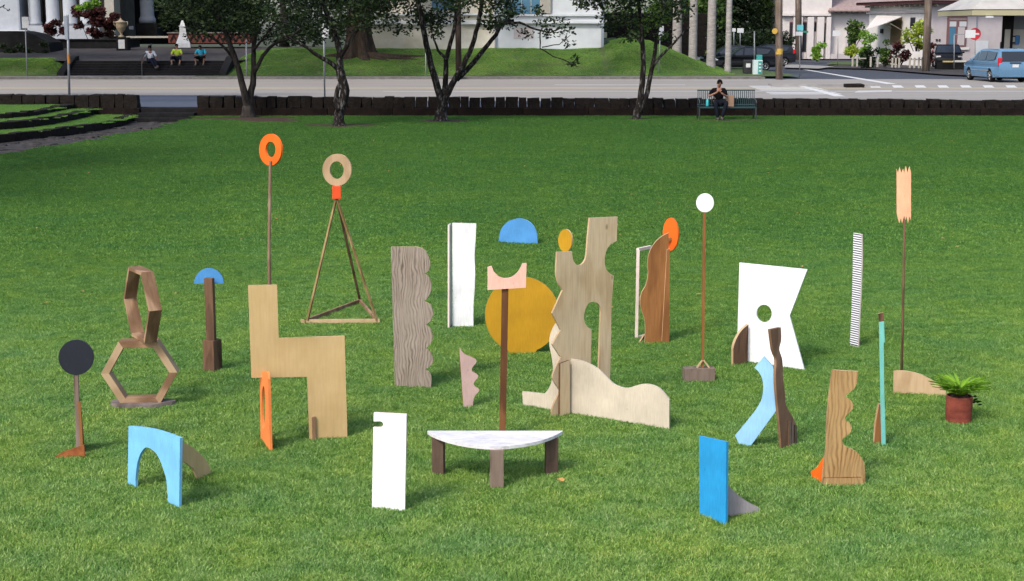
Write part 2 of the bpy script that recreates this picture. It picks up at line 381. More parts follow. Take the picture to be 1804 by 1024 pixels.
M['stonew'] = noise_mat('white_pedestal_stone', (.58, .58, .58), (.70, .70, .70), 3, .7)
M['urn'] = noise_mat('urn_stone', (.20, .155, .10), (.32, .26, .18), 6, .8)
M['newsbox'] = flat('white_newspaper_box', (.42, .50, .50), .5)
M['newsteal'] = flat('teal_newspaper_box', (.02, .22, .20), .5)
M['awning'] = flat('awning_canvas', (.50, .47, .45), .8)
M['doorbrown'] = flat('brown_door', (.12, .085, .045), .6)
M['winred'] = flat('window_frame_red', (.16, .075, .075), .6)
M['deadleaf'] = flat('dry_leaf', (.34, .20, .07), .8)
M['dirt'] = noise_mat('bare_dirt', (.022, .013, .009), (.060, .036, .024), 7, .95, bstr=.5, bdist=.02)
M['ground'] = noise_mat('earth', (.03, .035, .02), (.05, .055, .03), .5, .95)
M['leaf'] = leafmat('tree_leaf', (.006, .012, .0045), (.028, .048, .014), .22)
M['leafdark'] = leafmat('dark_leaf', (.005, .011, .004), (.020, .036, .012), .22)
M['leafmid'] = leafmat('mid_leaf', (.022, .050, .010), (.085, .15, .028), .3)
M['leafyel'] = leafmat('yellow_green_leaf', (.12, .20, .015), (.40, .46, .06), .4)
M['leaflime'] = leafmat('lime_leaf', (.08, .20, .015), (.22, .36, .05), .4)
M['leafred'] = leafmat('croton_leaf', (.022, .008, .008), (.085, .026, .026), .25)
M['fern'] = leafmat('fern_leaf', (.07, .20, .010), (.26, .44, .04), .35)

# striped board material: fine dark bars printed on white
m, t, b = newmat('black_white_stripes')
wv = N(t, 'ShaderNodeTexWave', Scale=1.0); wv.wave_type = 'BANDS'; wv.bands_direction = 'Z'
t.links.new(coords(t, (1, 1, 13.5), rot=(0, R(-9), 0)), wv.inputs['Vector'])
t.links.new(ramp(t, wv.outputs[0], [(.44, (.02, .018, .03)), (.52, (.72, .72, .75))]), b.inputs['Base Color']); M['stripes'] = m

# grass: per-blade attribute, per-patch random, broad natural variation and painted light falloff over the lawn
def grassmat(name, dry=1.0):
    m, t, b = newmat(name)
    at_ = t.nodes.new('ShaderNodeAttribute'); at_.attribute_name = 'tint'
    oi = t.nodes.new('ShaderNodeObjectInfo'); ge = t.nodes.new('ShaderNodeNewGeometry')
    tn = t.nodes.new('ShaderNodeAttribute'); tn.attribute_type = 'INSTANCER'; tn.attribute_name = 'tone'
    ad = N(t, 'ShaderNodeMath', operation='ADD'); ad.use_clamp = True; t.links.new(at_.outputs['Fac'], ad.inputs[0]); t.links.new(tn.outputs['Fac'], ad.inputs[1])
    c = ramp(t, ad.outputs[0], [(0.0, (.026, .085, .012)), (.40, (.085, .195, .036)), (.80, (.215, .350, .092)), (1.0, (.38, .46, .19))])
    n1 = N(t, 'ShaderNodeTexNoise', Scale=.33, Detail=5.0, Roughness=.6); t.links.new(ge.outputs['Position'], n1.inputs['Vector'])
    n2 = N(t, 'ShaderNodeTexNoise', Scale=2.2, Detail=4.0); t.links.new(ge.outputs['Position'], n2.inputs['Vector'])
    m1 = N(t, 'ShaderNodeMixRGB', blend_type='MULTIPLY'); m1.inputs[0].default_value = 1
    t.links.new(c, m1.inputs[1]); t.links.new(ramp(t, n1.outputs[0], [(.32, (.90, .97, .94)), (.68, (1.20, 1.10, .90))]), m1.inputs[2])
    m2 = N(t, 'ShaderNodeMixRGB', blend_type='MULTIPLY'); m2.inputs[0].default_value = 1
    t.links.new(m1.outputs[0], m2.inputs[1]); t.links.new(ramp(t, n2.outputs[0], [(.32, (.78, .90, .98)), (.68, (1.08, 1.06, .84))]), m2.inputs[2])
    t.links.new(m2.outputs[0], b.inputs['Base Color']); b.inputs['Roughness'].default_value = .5; b.inputs['Specular IOR Level'].default_value = .25
    tr = t.nodes.new('ShaderNodeBsdfTranslucent'); t.links.new(m2.outputs[0], tr.inputs[0])
    mx = t.nodes.new('ShaderNodeMixShader'); mx.inputs[0].default_value = .35
    t.links.new(b.outputs[0], mx.inputs[1]); t.links.new(tr.outputs[0], mx.inputs[2])
    t.links.new(mx.outputs[0], t.nodes['Material Output'].inputs[0]); return m
M['grass'] = grassmat('grass_blade')
M['turf'] = noise_mat('turf_soil', (.03, .075, .012), (.06, .115, .02), 20, .95, bstr=.4, bdist=.02)
m_, t_, b_ = newmat('bank_turf')
v_ = coords(t_, (1, 1, 1))
na = N(t_, 'ShaderNodeTexNoise', Scale=.7, Detail=6.0); t_.links.new(v_, na.inputs['Vector'])
nb = N(t_, 'ShaderNodeTexNoise', Scale=14.0, Detail=4.0); t_.links.new(v_, nb.inputs['Vector'])
mm = N(t_, 'ShaderNodeMixRGB', blend_type='MULTIPLY'); mm.inputs[0].default_value = 1
t_.links.new(ramp(t_, na.outputs[0], [(.3, (.030, .062, .004)), (.72, (.062, .095, .008))]), mm.inputs[1])
t_.links.new(ramp(t_, nb.outputs[0], [(.3, (.6, .6, .6)), (.7, (1.15, 1.15, 1.1))]), mm.inputs[2])
t_.links.new(mm.outputs[0], b_.inputs['Base Color']); b_.inputs['Roughness'].default_value = .95; bump(t_, b_, nb.outputs[0], .6, .05)
M['bank'] = m_

# ------------------------------------------------------------------ ground, lawn, road
def sheet(name, pts, z, mat, parent=None, kind='structure'):
    me = bpy.data.meshes.new(name)
    P = [Vector((p[0], p[1], 0)) for p in pts]
    tr = tessellate_polygon([P]); fs = []
    for q in tr:
        a, b_, c = [P[i] for i in q]
        fs.append(tuple(q) if (b_ - a).cross(c - a).z > 0 else tuple(q)[::-1])
    me.from_pydata([(p[0], p[1], p[2] if len(p) > 2 else z) for p in pts], [], fs)
    o = link(name, me, mat, parent)
    if kind: o['kind'] = kind
    return o
rect = lambda x0, y0, x1, y1: [(x0, y0), (x1, y0), (x1, y1), (x0, y1)]

mb = MB()
mb.add([(-1500, -600, -.7), (1500, -600, -.7), (1500, 56, -.7), (-1500, 56, -.7), (1500, 56.02, .2), (-1500, 56.02, .2), (1500, 3000, .2), (-1500, 3000, .2)],
       [(0, 1, 2, 3), (3, 2, 4, 5), (5, 4, 6, 7)])
tag(mb.build('ground', M['ground']), kind='structure')

WY = 55.0
edge_px = [(-90, 288), (0, 272), (65, 264), (130, 256), (210, 241), (290, 226), (322, 215), (347, 206)]
edge = [ground(u, v, 0.0) for u, v in edge_px]
edge2 = [(p.x, p.y) for p in edge]
lawn_poly = [(-40, -25), (45, -25), (45, WY + .3), (edge2[-1][0] + .2, WY + .3)] + edge2[::-1] + [(-40, edge2[0][1] - 4)]
sheet('lawn', lawn_poly, 0.0, M['turf'])
mb = MB(); ee = [(-40, edge2[0][1] - 4)] + edge2 + [(edge2[-1][0] + .2, WY + .3)]
for i in range(len(ee) - 1):
    a, b_ = ee[i], ee[i + 1]
    mb.add([(a[0], a[1], -.005), (b_[0], b_[1], -.005), (b_[0], b_[1] + .01, -.4), (a[0], a[1] + .01, -.4)], [(0, 1, 2, 3)])
tag(mb.build('lawn_edge', M['soil']), kind='structure')
sheet('path', rect(-60, 20, -9, WY + .6), -.17, M['pathstone'])
# loose flat stones of the path: uncountable small paving
mb = MB()
for i in range(700):
    x, y = random.uniform(-24, -10.5), random.uniform(38, 54.5)
    k = random.uniform(.12, .34); n = random.randint(5, 7); h_ = random.uniform(.012, .045); a0 = random.random() * 6
    pts = [(x + k * random.uniform(.7, 1) * math.cos(a0 + 6.283 * j / n), y + k * .8 * random.uniform(.7, 1) * math.sin(a0 + 6.283 * j / n)) for j in range(n)]
    mb.add([(p[0], p[1], -.17) for p in pts] + [(x + (p[0] - x) * .9, y + (p[1] - y) * .9, -.17 + h_) for p in pts],
           [tuple(n + j for j in range(n))] + [(j, (j + 1) % n, n + (j + 1) % n, n + j) for j in range(n)])
tag(mb.build('path_stones', M['pathstone']), kind='stuff')

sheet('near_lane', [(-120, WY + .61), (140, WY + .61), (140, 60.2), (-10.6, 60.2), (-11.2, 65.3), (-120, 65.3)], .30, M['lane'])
sheet('road', [(-120, 65.3), (-11.2, 65.3), (-10.6, 60.2), (140, 60.2), (140, 86.2), (-120, 86.2)], .304, M['concrete'])
sheet('side_street', rect(14.6, 86.2, 140, 170), .300, M['asphalt'])
sheet('far_pavement', rect(-120, 86.2, 14.6, 90.0), .42, M['walk'])
# road markings
def stripe(name, pts, mat, z=.308): return sheet(name, pts, z, mat)
def gl(u, v, z=.308): p = ground(u, v, z); return (p.x, p.y)
stripe('yellow_line', [(-60, 73.3), (60, 73.3), (60, 73.55), (-60, 73.55)], M['painty'])
stripe('yellow_line', [(-60, 72.75), (60, 72.75), (60, 73.0), (-60, 73.0)], M['painty'])
stripe('lane_line', [(-6, 69.2), (60, 69.2), (60, 69.45), (-6, 69.45)], M['paintw'])
stripe('edge_line', [(-60, 84.6), (14, 84.6), (14, 84.85), (-60, 84.85)], M['paintw'])
stripe('lane_line', [(2.2, 77.2), (9, 77.2), (9, 77.5), (2.2, 77.5)], M['paintw'])
for k in range(7):    # long crossing over the main road, bars run along the traffic
    v = 151.5 + k * 2.25
    a, b_ = gl(1318 + k * 6, v), gl(1430 + k * 8, v)
    c = gl(1430 + k * 8, v + 1.2)
    stripe('crossing_bar', [(a[0], c[1]), (b_[0], c[1]), (b_[0], a[1]), (a[0], a[1])], M['paintw'])
stripe('crossing_line', [gl(1398, 150), gl(1410, 150), gl(1490, 170), gl(1470, 170)], M['paintw'], .312)
for k in range(9):
    u = 1545 + 40 * k
    stripe('crossing_bar', [gl(u - 10, 155), gl(u + 8, 155), gl(u + 2, 150.5), gl(u - 14, 150.5)], M['paintw'])
stripe('crossing_line', [gl(1505, 163), gl(1570, 162), gl(1572, 159.5), gl(1512, 160)], M['paintw'])
stripe('lane_line', [gl(1410, 122), gl(1416, 122), gl(1580, 148), gl(1562, 148)], M['paintw'])
# kerbs and islands
mb = MB(); mb.box((-52.7, 86.1, .37), (134.6, .22, .15)); tag(mb.build('kerb', M['kerb']), kind='structure')
mb = MB(); p = ground(1440, 152, .3); mb.box((p.x + .3, p.y, .35), (5.4, 1.1, .12)); tag(mb.build('traffic_island', M['walk']), kind='structure')
mb = MB(); p = ground(1497, 153, .3); mb.box((p.x, p.y - .9, .38), (.9, .7, .2), jit=.03); mb.build('kerb_block', M['lava'], bevel=.03)
tag(bpy.data.objects['kerb_block'], 'short dark kerb block at the corner of the traffic island', 'kerb block')
# pavements of the side street
q = [ground(1385, 113, .42), ground(1470, 117, .42), ground(1442, 121, .42), ground(1382, 119, .42)]
sheet('corner_pavement', [(p.x, p.y) for p in q], .42, M['walk'])
q = [ground(1440, 119.5, .4), ground(1530, 121, .4), ground(1660, 131, .4), ground(1820, 138, .4), ground(1960, 130, .4), ground(1960, 112, .4), ground(1530, 112, .4), ground(1470, 115, .4)]
sheet('shop_pavement', [(p.x, p.y) for p in q], .40, M['plaza'])
q = [ground(1455, 113.2, .43), ground(1530, 115, .43), ground(1524, 109, .43), ground(1466, 108.6, .43)]
sheet('lawn_strip', [(p.x, p.y) for p in q], .43, M['bank'])

# grassy bank in front of the white building
prof = [(300, 142), (385, 132), (410, 112), (440, 94), (480, 88), (700, 88), (1062, 87), (1085, 72), (1105, 69), (1140, 73), (1175, 84), (1210, 98), (1250, 114), (1300, 131), (1345, 141), (1372, 145)]
PX = [at(u, v, 95).x for u, v in prof]; PZ = [max(at(u, v, 95).z, .3) for u, v in prof]
def bank_h(x, y):
    hc = np.interp(x, PX, PZ) - .3
    t = min(max((y - 87.2) / 7.6, 0), 1); s = t * t * (3 - 2 * t)
    return .30 + hc * (.55 * t + .45 * s) + .05 * math.sin(x * .9 + y) * t
def grid(name, x0, x1, y0, y1, nx, ny, fn, mat):
    vs = [(x0 + (x1 - x0) * i / nx, y0 + (y1 - y0) * j / ny) for j in range(ny + 1) for i in range(nx + 1)]
    me = bpy.data.meshes.new(name)
    me.from_pydata([(x, y, fn(x, y)) for x, y in vs], [], [(j * (nx + 1) + i, j * (nx + 1) + i + 1, (j + 1) * (nx + 1) + i + 1, (j + 1) * (nx + 1) + i) for j in range(ny) for i in range(nx)])
    me.polygons.foreach_set('use_smooth', [True] * len(me.polygons))
    return tag(link(name, me, mat), kind='structure')
grid('grass_bank', PX[1], PX[-1], 87.5, 112, 80, 40, lambda x, y: max(bank_h(x, y), .43) if y > 87.6 else .43, M['bank'])
LX = [at(u, 105, 90).x for u in (-200, 60, 85, 112)]
def lbank(x, y):
    hc = np.interp(x, LX, [1.2, 1.2, 1.1, .55]); t = min(max((y - 88.0) / 3.2, 0), 1)
    return .44 + (hc - .44 + .15) * t * t * (3 - 2 * t)
grid('grass_bank', LX[0], LX[-1], 88.0, 96, 24, 14, lbank, M['bank'])

# ------------------------------------------------------------------ terraces on the left
lev = [-.17, .06, .28, .42]
tb = [[(-140, 266), (0, 252), (90, 243), (165, 232), (215, 222), (240, 211)],
      [(-140, 240), (0, 230), (80, 222), (140, 210), (165, 203)],
      [(-140, 216), (0, 210), (60, 205), (95, 198)]]
terr_polys = []
for k in range(3):
    fr = [ground(u, v, lev[k]) for u, v in curve(tb[k], 4)]
    f2 = [(p.x, p.y) for p in fr]
    poly = f2 + [(f2[-1][0], WY + .1), (f2[0][0] - 3, WY + .1), (f2[0][0] - 3, f2[0][1])]
    terr_polys.append((poly, lev[k + 1]))
    inner = [(x, y + .28) for x, y in f2[:-1]] + [(f2[-1][0] - .25, f2[-1][1] + .2)]
    sheet('grass_terrace', inner + [(f2[-1][0] - .25, WY + .1), (f2[0][0] - 3, WY + .1), (f2[0][0] - 3, f2[0][1] + .28)], lev[k + 1], M['turf'])
    root = thing('terrace_wall', ['lowest black stone riser of the grass terraces beside the path', 'middle black stone riser of the grass terraces', 'uppermost short black stone riser of the grass terraces'][k], 'retaining wall', (f2[0][0], f2[0][1], lev[k]), 'stone risers of the grass terraces')
    ln = f2 + [(f2[-1][0], WY)]
    for i in range(len(ln) - 1):
        a, b_ = Vector((*ln[i], 0)), Vector((*ln[i + 1], 0)); L = (b_ - a).length
        n = max(1, round(L / .55))
        for j in range(n):
            p0, p1 = a.lerp(b_, j / n), a.lerp(b_, (j + 1) / n); d = (p1 - p0); ang = math.atan2(d.y, d.x); c = (p0 + p1) / 2
            hh = lev[k + 1] - lev[k] + random.uniform(-.02, .035) + .02
            mb = MB(); mb.box((0, .14, hh / 2), (d.length * .97, .30, hh), jit=.02)
            mb.build('stone', M['lava'], root, (c.x, c.y, lev[k]), ang, bevel=.02)

# ------------------------------------------------------------------ stone wall along the street
GX0, GX1 = at(247, 190, WY).x, at(347, 190, WY).x
def rock(w_, d_, h_, sd_):
    r_ = random.Random(sd_); bm = bmesh.new(); bmesh.ops.create_cube(bm, size=1)
    bmesh.ops.subdivide_edges(bm, edges=bm.edges[:], cuts=1, use_grid_fill=True)
    for v in bm.verts:
        c = v.co.copy(); s_ = c.normalized() * .5
        v.co = c.lerp(s_ * 1.2, .08) + Vector((r_.uniform(-.05, .05), r_.uniform(-.05, .05), r_.uniform(-.05, .05)))
        v.co = Vector((v.co.x * w_, v.co.y * d_, (v.co.z + .5) * h_))
    me = bpy.data.meshes.new('stone'); bm.to_mesh(me); bm.free(); return me
def wall(x0, x1, label, hfun, seed):
    root = thing('stone_wall', label, 'stone wall', ((x0 + x1) / 2, WY, 0), 'low lava stone walls along the street')
    mb = MB(); n = max(2, int((x1 - x0) / 2.4))
    for i in range(n):
        a, b_ = x0 + (x1 - x0) * i / n, x0 + (x1 - x0) * (i + 1) / n
        mb = MB(); mb.box((0, .2, .13), ((b_ - a) - .015, .62, .34), jit=.012)
        mb.build('base_stone', M['lavabase'], root, ((a + b_) / 2, WY, 0), bevel=.02)
    x = x0; r_ = random.Random(seed); kinds = [rock(1, .5, 1, seed * 10 + j) for j in range(7)]
    for me in kinds: me.materials.append(M['lava'])
    while x < x1 - .1:
        w_ = min(r_.uniform(.30, .56), x1 - x); hh = hfun(x) - .29 + r_.uniform(-.03, .02)
        o = link('stone', r_.choice(kinds), M['lava'], root, (x + w_ / 2, WY + .2, .285))
        o.scale = (w_ * r_.uniform(.86, .98), 1, hh * 1.04); x += w_
    return root
hf = lambda x: float(np.interp(x, [-25, -10, 19], [.74, .70, .57]))
wall(-26, GX0, 'black lava stone wall left of the park steps behind the terraces', lambda x: .77, 3)
wall(GX1, 27, 'long low lava stone wall of upright blocks behind the lawn bench', hf, 5)
root = thing('park_steps', 'dark stone steps through the gap in the low wall', 'steps', ((GX0 + GX1) / 2, WY, -.17))
for k in range(3):
    mb = MB(); mb.box((0, .5, .075), (GX1 - GX0 - .02, 1.0, .15 if k < 2 else .165)); mb.build('step', M['blackstep'], root, ((GX0 + GX1) / 2, 54.0 + .5 * k, -.17 + .152 * k), bevel=.012)

# ------------------------------------------------------------------ grass blades (uncountable)
def patch(name, size, n, bw, bl, seed, shift=0.0):
    r_ = np.random.default_rng(seed)
    x = r_.uniform(-size / 2, size / 2, n); y = r_.uniform(-size / 2, size / 2, n); a = r_.uniform(0, 6.283, n)
    L = bl * r_.uniform(.55, 1.15, n); lean = r_.uniform(.3, 1.1, n); la = r_.uniform(0, 6.283, n)
    tuft = np.clip((np.sin(x * 57 + seed + 2 * np.sin(y * 31)) * np.sin(y * 61 + 2 * seed + 2 * np.sin(x * 27)) + .5 * np.sin(x * 19 + y * 13 + seed)) * .42 + .5, 0, 1)
    L *= .55 + .8 * tuft
    w_ = bw * r_.uniform(.7, 1.25, n) / 2
    dx, dy = np.cos(a) * w_, np.sin(a) * w_
    lx, ly = np.cos(la) * L * lean, np.sin(la) * L * lean
    hz = L * np.sqrt(1 - np.clip(lean * .75, 0, .9) ** 2)
    v = np.zeros((n, 5, 3))
    v[:, 0] = np.stack([x - dx, y - dy, np.full(n, -.004)], 1); v[:, 1] = np.stack([x + dx, y + dy, np.full(n, -.004)], 1)
    v[:, 2] = np.stack([x + dx * .8 + lx * .35, y + dy * .8 + ly * .35, hz * .6], 1); v[:, 3] = np.stack([x - dx * .8 + lx * .35, y - dy * .8 + ly * .35, hz * .6], 1)
    v[:, 4] = np.stack([x + lx, y + ly, hz], 1)
    me = bpy.data.meshes.new(name)
    b5 = np.arange(n) * 5
    faces = [(i, i + 1, i + 2, i + 3) for i in b5.tolist()] + [(i + 3, i + 2, i + 4) for i in b5.tolist()]
    me.from_pydata(v.reshape(-1, 3).tolist(), [], faces)
    tint = np.clip((r_.beta(2.2, 2.4, n) * .62 + .1) + (tuft - .5) * .42 + (r_.random(n) > .972) * .45 + shift, 0, 1)
    at_ = me.attributes.new('tint', 'FLOAT', 'POINT'); at_.data.foreach_set('value', np.repeat(tint, 5).astype(np.float32))
    me.materials.append(M['grass']); return bpy.data.objects.new(name, me)

def inside(px, py, poly):
    c = np.zeros(len(px), bool); n = len(poly)
    for i in range(n):
        x0, y0 = poly[i][:2]; x1, y1 = poly[(i + 1) % n][:2]
        hitm = ((y0 > py) != (y1 > py)) & (px < (x1 - x0) * (py - y0) / ((y1 - y0) if y1 != y0 else 1e-9) + x0)
        c ^= hitm
    return c
bare = []       # (x, y, rx, ry): worn earth round the trees
for u, v, rx, ry in ((440, 209, 2.0, 1.1), (600, 222, 1.6, 1.0), (470, 214, 1.2, .8), (777, 214, 1.1, .8), (1124, 210, .6, .5), (1285, 213, 1.3, .35)):
    p = ground(u, v, 0); bare.append((p.x, p.y, rx, ry))
    pts = [(p.x + rx * 1.05 * math.cos(a) * (1 + .15 * math.sin(3 * a + u)), p.y + ry * 1.05 * math.sin(a) * (1 + .12 * math.cos(4 * a + u))) for a in np.linspace(0, 6.283, 28)[:-1]]
    sheet('bare_earth', pts, .006 + .003 * len(bare), M['dirt'])
def scatter(size, y0, y1, margin=1.15):
    out = []
    for y in np.arange(y0, y1, size):
        hw = y * 902 / F * margin + .5
        out += [(x, y) for x in np.arange(-hw, hw, size)]
    p = np.array(out); p += rng.uniform(-.3, .3, p.shape) * size
    return p
def grass_field(name, pts, zs, variants, tone=0.0, normals=None):
    me = bpy.data.meshes.new(name); n = len(pts)
    me.from_pydata([(float(a), float(b_), float(z)) for (a, b_), z in zip(pts, zs)], [], [])
    rt = me.attributes.new('rot', 'FLOAT_VECTOR', 'POINT'); rv = np.zeros((n, 3), np.float32); rv[:, 2] = rng.uniform(0, 6.283, n)
    if normals is not None:
        for i, nn_ in enumerate(normals): rv[i] = (Vector((0, 0, 1)).rotation_difference(Vector(nn_)).to_matrix() @ Matrix.Rotation(float(rv[i, 2]), 3, 'Z')).to_euler()
    rt.data.foreach_set('vector', rv.ravel())
    sc = me.attributes.new('size', 'FLOAT', 'POINT'); sc.data.foreach_set('value', rng.uniform(.85, 1.2, n).astype(np.float32))
    vi = me.attributes.new('variant', 'INT', 'POINT'); vi.data.foreach_set('value', rng.integers(0, len(variants), n).astype(np.int32))
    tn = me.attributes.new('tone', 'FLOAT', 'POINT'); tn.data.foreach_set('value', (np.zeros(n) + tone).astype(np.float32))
    o = bpy.data.objects.new(name, me); COL.objects.link(o); o['kind'] = 'stuff'
    ng = bpy.data.node_groups.new(name, 'GeometryNodeTree')
    ng.interface.new_socket('Geometry', in_out='INPUT', socket_type='NodeSocketGeometry'); ng.interface.new_socket('Geometry', in_out='OUTPUT', socket_type='NodeSocketGeometry')
    gi = ng.nodes.new('NodeGroupInput'); go = ng.nodes.new('NodeGroupOutput')
    iop = ng.nodes.new('GeometryNodeInstanceOnPoints'); j = ng.nodes.new('GeometryNodeJoinGeometry')
    for ob in variants[::-1]:
        oi = ng.nodes.new('GeometryNodeObjectInfo'); oi.inputs['Object'].default_value = ob; oi.inputs['As Instance'].default_value = True
        ng.links.new(oi.outputs['Geometry'], j.inputs[0])
    def named(nm, ty):
        a = ng.nodes.new('GeometryNodeInputNamedAttribute'); a.data_type = ty; a.inputs['Name'].default_value = nm; return a.outputs[0]
    ng.links.new(gi.outputs[0], iop.inputs['Points']); ng.links.new(j.outputs[0], iop.inputs['Instance'])
    iop.inputs['Pick Instance'].default_value = True
    ng.links.new(named('variant', 'INT'), iop.inputs['Instance Index']); ng.links.new(named('rot', 'FLOAT_VECTOR'), iop.inputs['Rotation']); ng.links.new(named('size', 'FLOAT'), iop.inputs['Scale'])
    ng.links.new(iop.outputs[0], go.inputs[0])
    md = o.modifiers.new('grass', 'NODES'); md.node_group = ng
    return o
def keep(p):
    k = inside(p[:, 0], p[:, 1], [(a, b_ + .0) for a, b_ in lawn_poly]) & (p[:, 1] < WY - .22)
    for x, y, rx, ry in bare: k &= ((p[:, 0] - x) / rx) ** 2 + ((p[:, 1] - y) / ry) ** 2 > 1
    return p[k]
# light falloff painted into the lawn tone: brighter in front, darker farther out
near = [patch('grass_tuft', .56, 4300, .0052, .028, 11 + i) for i in range(5)]
far = [patch('grass_tuft', .80, 2700, .0095, .034, 31 + i) for i in range(5)]
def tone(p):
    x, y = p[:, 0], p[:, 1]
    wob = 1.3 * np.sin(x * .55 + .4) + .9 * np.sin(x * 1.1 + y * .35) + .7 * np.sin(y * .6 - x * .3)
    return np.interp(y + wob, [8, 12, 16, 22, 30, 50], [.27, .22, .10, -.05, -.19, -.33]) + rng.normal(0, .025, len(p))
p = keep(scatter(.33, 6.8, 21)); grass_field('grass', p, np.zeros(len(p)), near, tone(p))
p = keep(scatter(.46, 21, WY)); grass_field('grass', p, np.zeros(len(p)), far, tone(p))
for x0, x1, y0, y1, fn in ((PX[1], PX[-1], 88.0, 99, lambda a, c: max(bank_h(a, c), .43)), (LX[0], LX[-1], 88.3, 94.5, lbank)):
    xs, ys = np.meshgrid(np.arange(x0, x1, .62), np.arange(y0, y1, .62)); p = np.stack([xs.ravel(), ys.ravel()], 1); p += rng.uniform(-.2, .2, p.shape)
    z = np.array([fn(float(a), float(c)) for a, c in p]); k = z > .46; e_ = .2
    nrm = np.array([Vector((fn(a - e_, c) - fn(a + e_, c), fn(a, c - e_) - fn(a, c + e_), 2 * e_)).normalized() for a, c in p.tolist()])
    grass_field('bank_grass', p[k], z[k] - .01, far, .13 + rng.normal(0, .05, int(k.sum())), nrm[k])
for poly, z in terr_polys:
    p = scatter(.46, 40, WY); k = inside(p[:, 0], p[:, 1], [(a - .25, b_ + .62) for a, b_ in poly])
    for poly2, z2 in terr_polys:
        if z2 > z: k &= ~inside(p[:, 0], p[:, 1], [(a, b_ - .15) for a, b_ in poly2])
    k &= p[:, 1] < WY - .4
    p = p[k]; grass_field('terrace_grass', p, np.full(len(p), z - .008), far, -.05)

# ------------------------------------------------------------------ sculptures on the lawn
ZG = .022       # visible grass line
def plane(A, B):
    a, b_ = ground(*A, ZG), ground(*B, ZG)
    d = (b_ - a); d.z = 0; d.normalize()
    return a, math.atan2(d.y, d.x)
def yawplane(P, deg): return Vector(P), R(deg)
def local(u, v, pl):
    o, yaw = pl; n = Vector((-math.sin(yaw), math.cos(yaw), 0)); p = hit(u, v, o, n)
    return ((p.x - o.x) * math.cos(yaw) + (p.y - o.y) * math.sin(yaw), p.z)
def board(root, name, pl, outline, mat, edge=None, th=.018, holes=(), off=0.0, sink=.045):
    """upright board standing in plane pl; its outline is measured on that plane and given real thickness"""
    loops = []
    for L in [outline] + list(holes):
        q = [local(u, v, pl) for u, v in L]
        loops.append([(x, -.012 if z < sink else z) for x, z in q])
    mb = MB(); mb.prism(loops, off, off + th)
    return mb.build(name, [mat, edge or M['plyedge']], root, (pl[0].x, pl[0].y, 0), pl[1])
def sculpture(name, label, A, cat='sculpture', group=None):
    p = ground(*A, 0); return thing(name, label, cat, (p.x, p.y, 0), group)
def mid(A, B): return ((A[0] + B[0]) / 2, (A[1] + B[1]) / 2)

# 1 orange ring on a tall stick
s = sculpture('ring_pole', 'orange ring on a tall thin grey stick behind the tan zigzag board', (473, 646))
pb = ground(473, 646, 0); pt = at(476, 284, pb.y)
mb = MB(); mb.tube([pb - Vector((0, 0, .02)), pb.lerp(pt, .3) + Vector((.008, 0, 0)), pb.lerp(pt, .6) - Vector((.004, 0, 0)), pt], [.0165, .016, .015, .013], 8); mb.build('stick', M['stick'], s, smooth=True)
pl = yawplane((pt.x, pt.y + .018, 0), -44)
board(s, 'ring', pl, arc(476, 264, 19.5, 28), M['orange'], M['orange'], .02, [arc(476.5, 263.5, 9, 14)])
# 2 tan ring on a pyramid frame
s = sculpture('pyramid_sculpture', 'tan ring and red block on top of an open stick pyramid', (600, 560))
a, b_, c = ground(530, 572, 0), ground(669, 571, 0), ground(634, 535, 0)
cen = (a + b_ + c) / 3; ap = at(593, 352, cen.y)
zb = Vector((0, 0, .03))
for nm, p0, p1 in (('base_bar', a, b_), ('base_bar', a.lerp(b_, .05), c), ('base_bar', c, b_.lerp(a, .03))):
    mb = MB(); off = Vector((0, .012 if p0 is a else 0.0, 0)); mb.bar(p0 + zb + off, p1 + zb + off, .022, .05); mb.build(nm, M['tanply'] if p0 is a else M['board'], s)
for p0, mt in ((a.lerp(b_, .085), M['olive']), (c, M['darkwood']), (b_.lerp(a, .04), M['olive'])):
    mb = MB(); dx = (ap - p0).normalized(); mb.bar(p0 + zb * 1.6, ap + Vector(((p0.x - cen.x) * .02, (p0.y - cen.y) * .03, 0)), .024, .02); mb.build('leg', mt, s)
k = at(593, 339, cen.y); hb = at(593, 328, cen.y).z - at(593, 350, cen.y).z
mb = MB(); mb.box((0, 0, 0), (.095, .085, hb)); mb.build('block', M['red'], s, k, R(6), bevel=.004)
board(s, 'ring', yawplane((k.x, k.y - .01, 0), -20), arc(593.5, 299.5, 25.5, 28.3), M['ringwood'], None, .02, [arc(593, 300, 12.4, 15.6)])

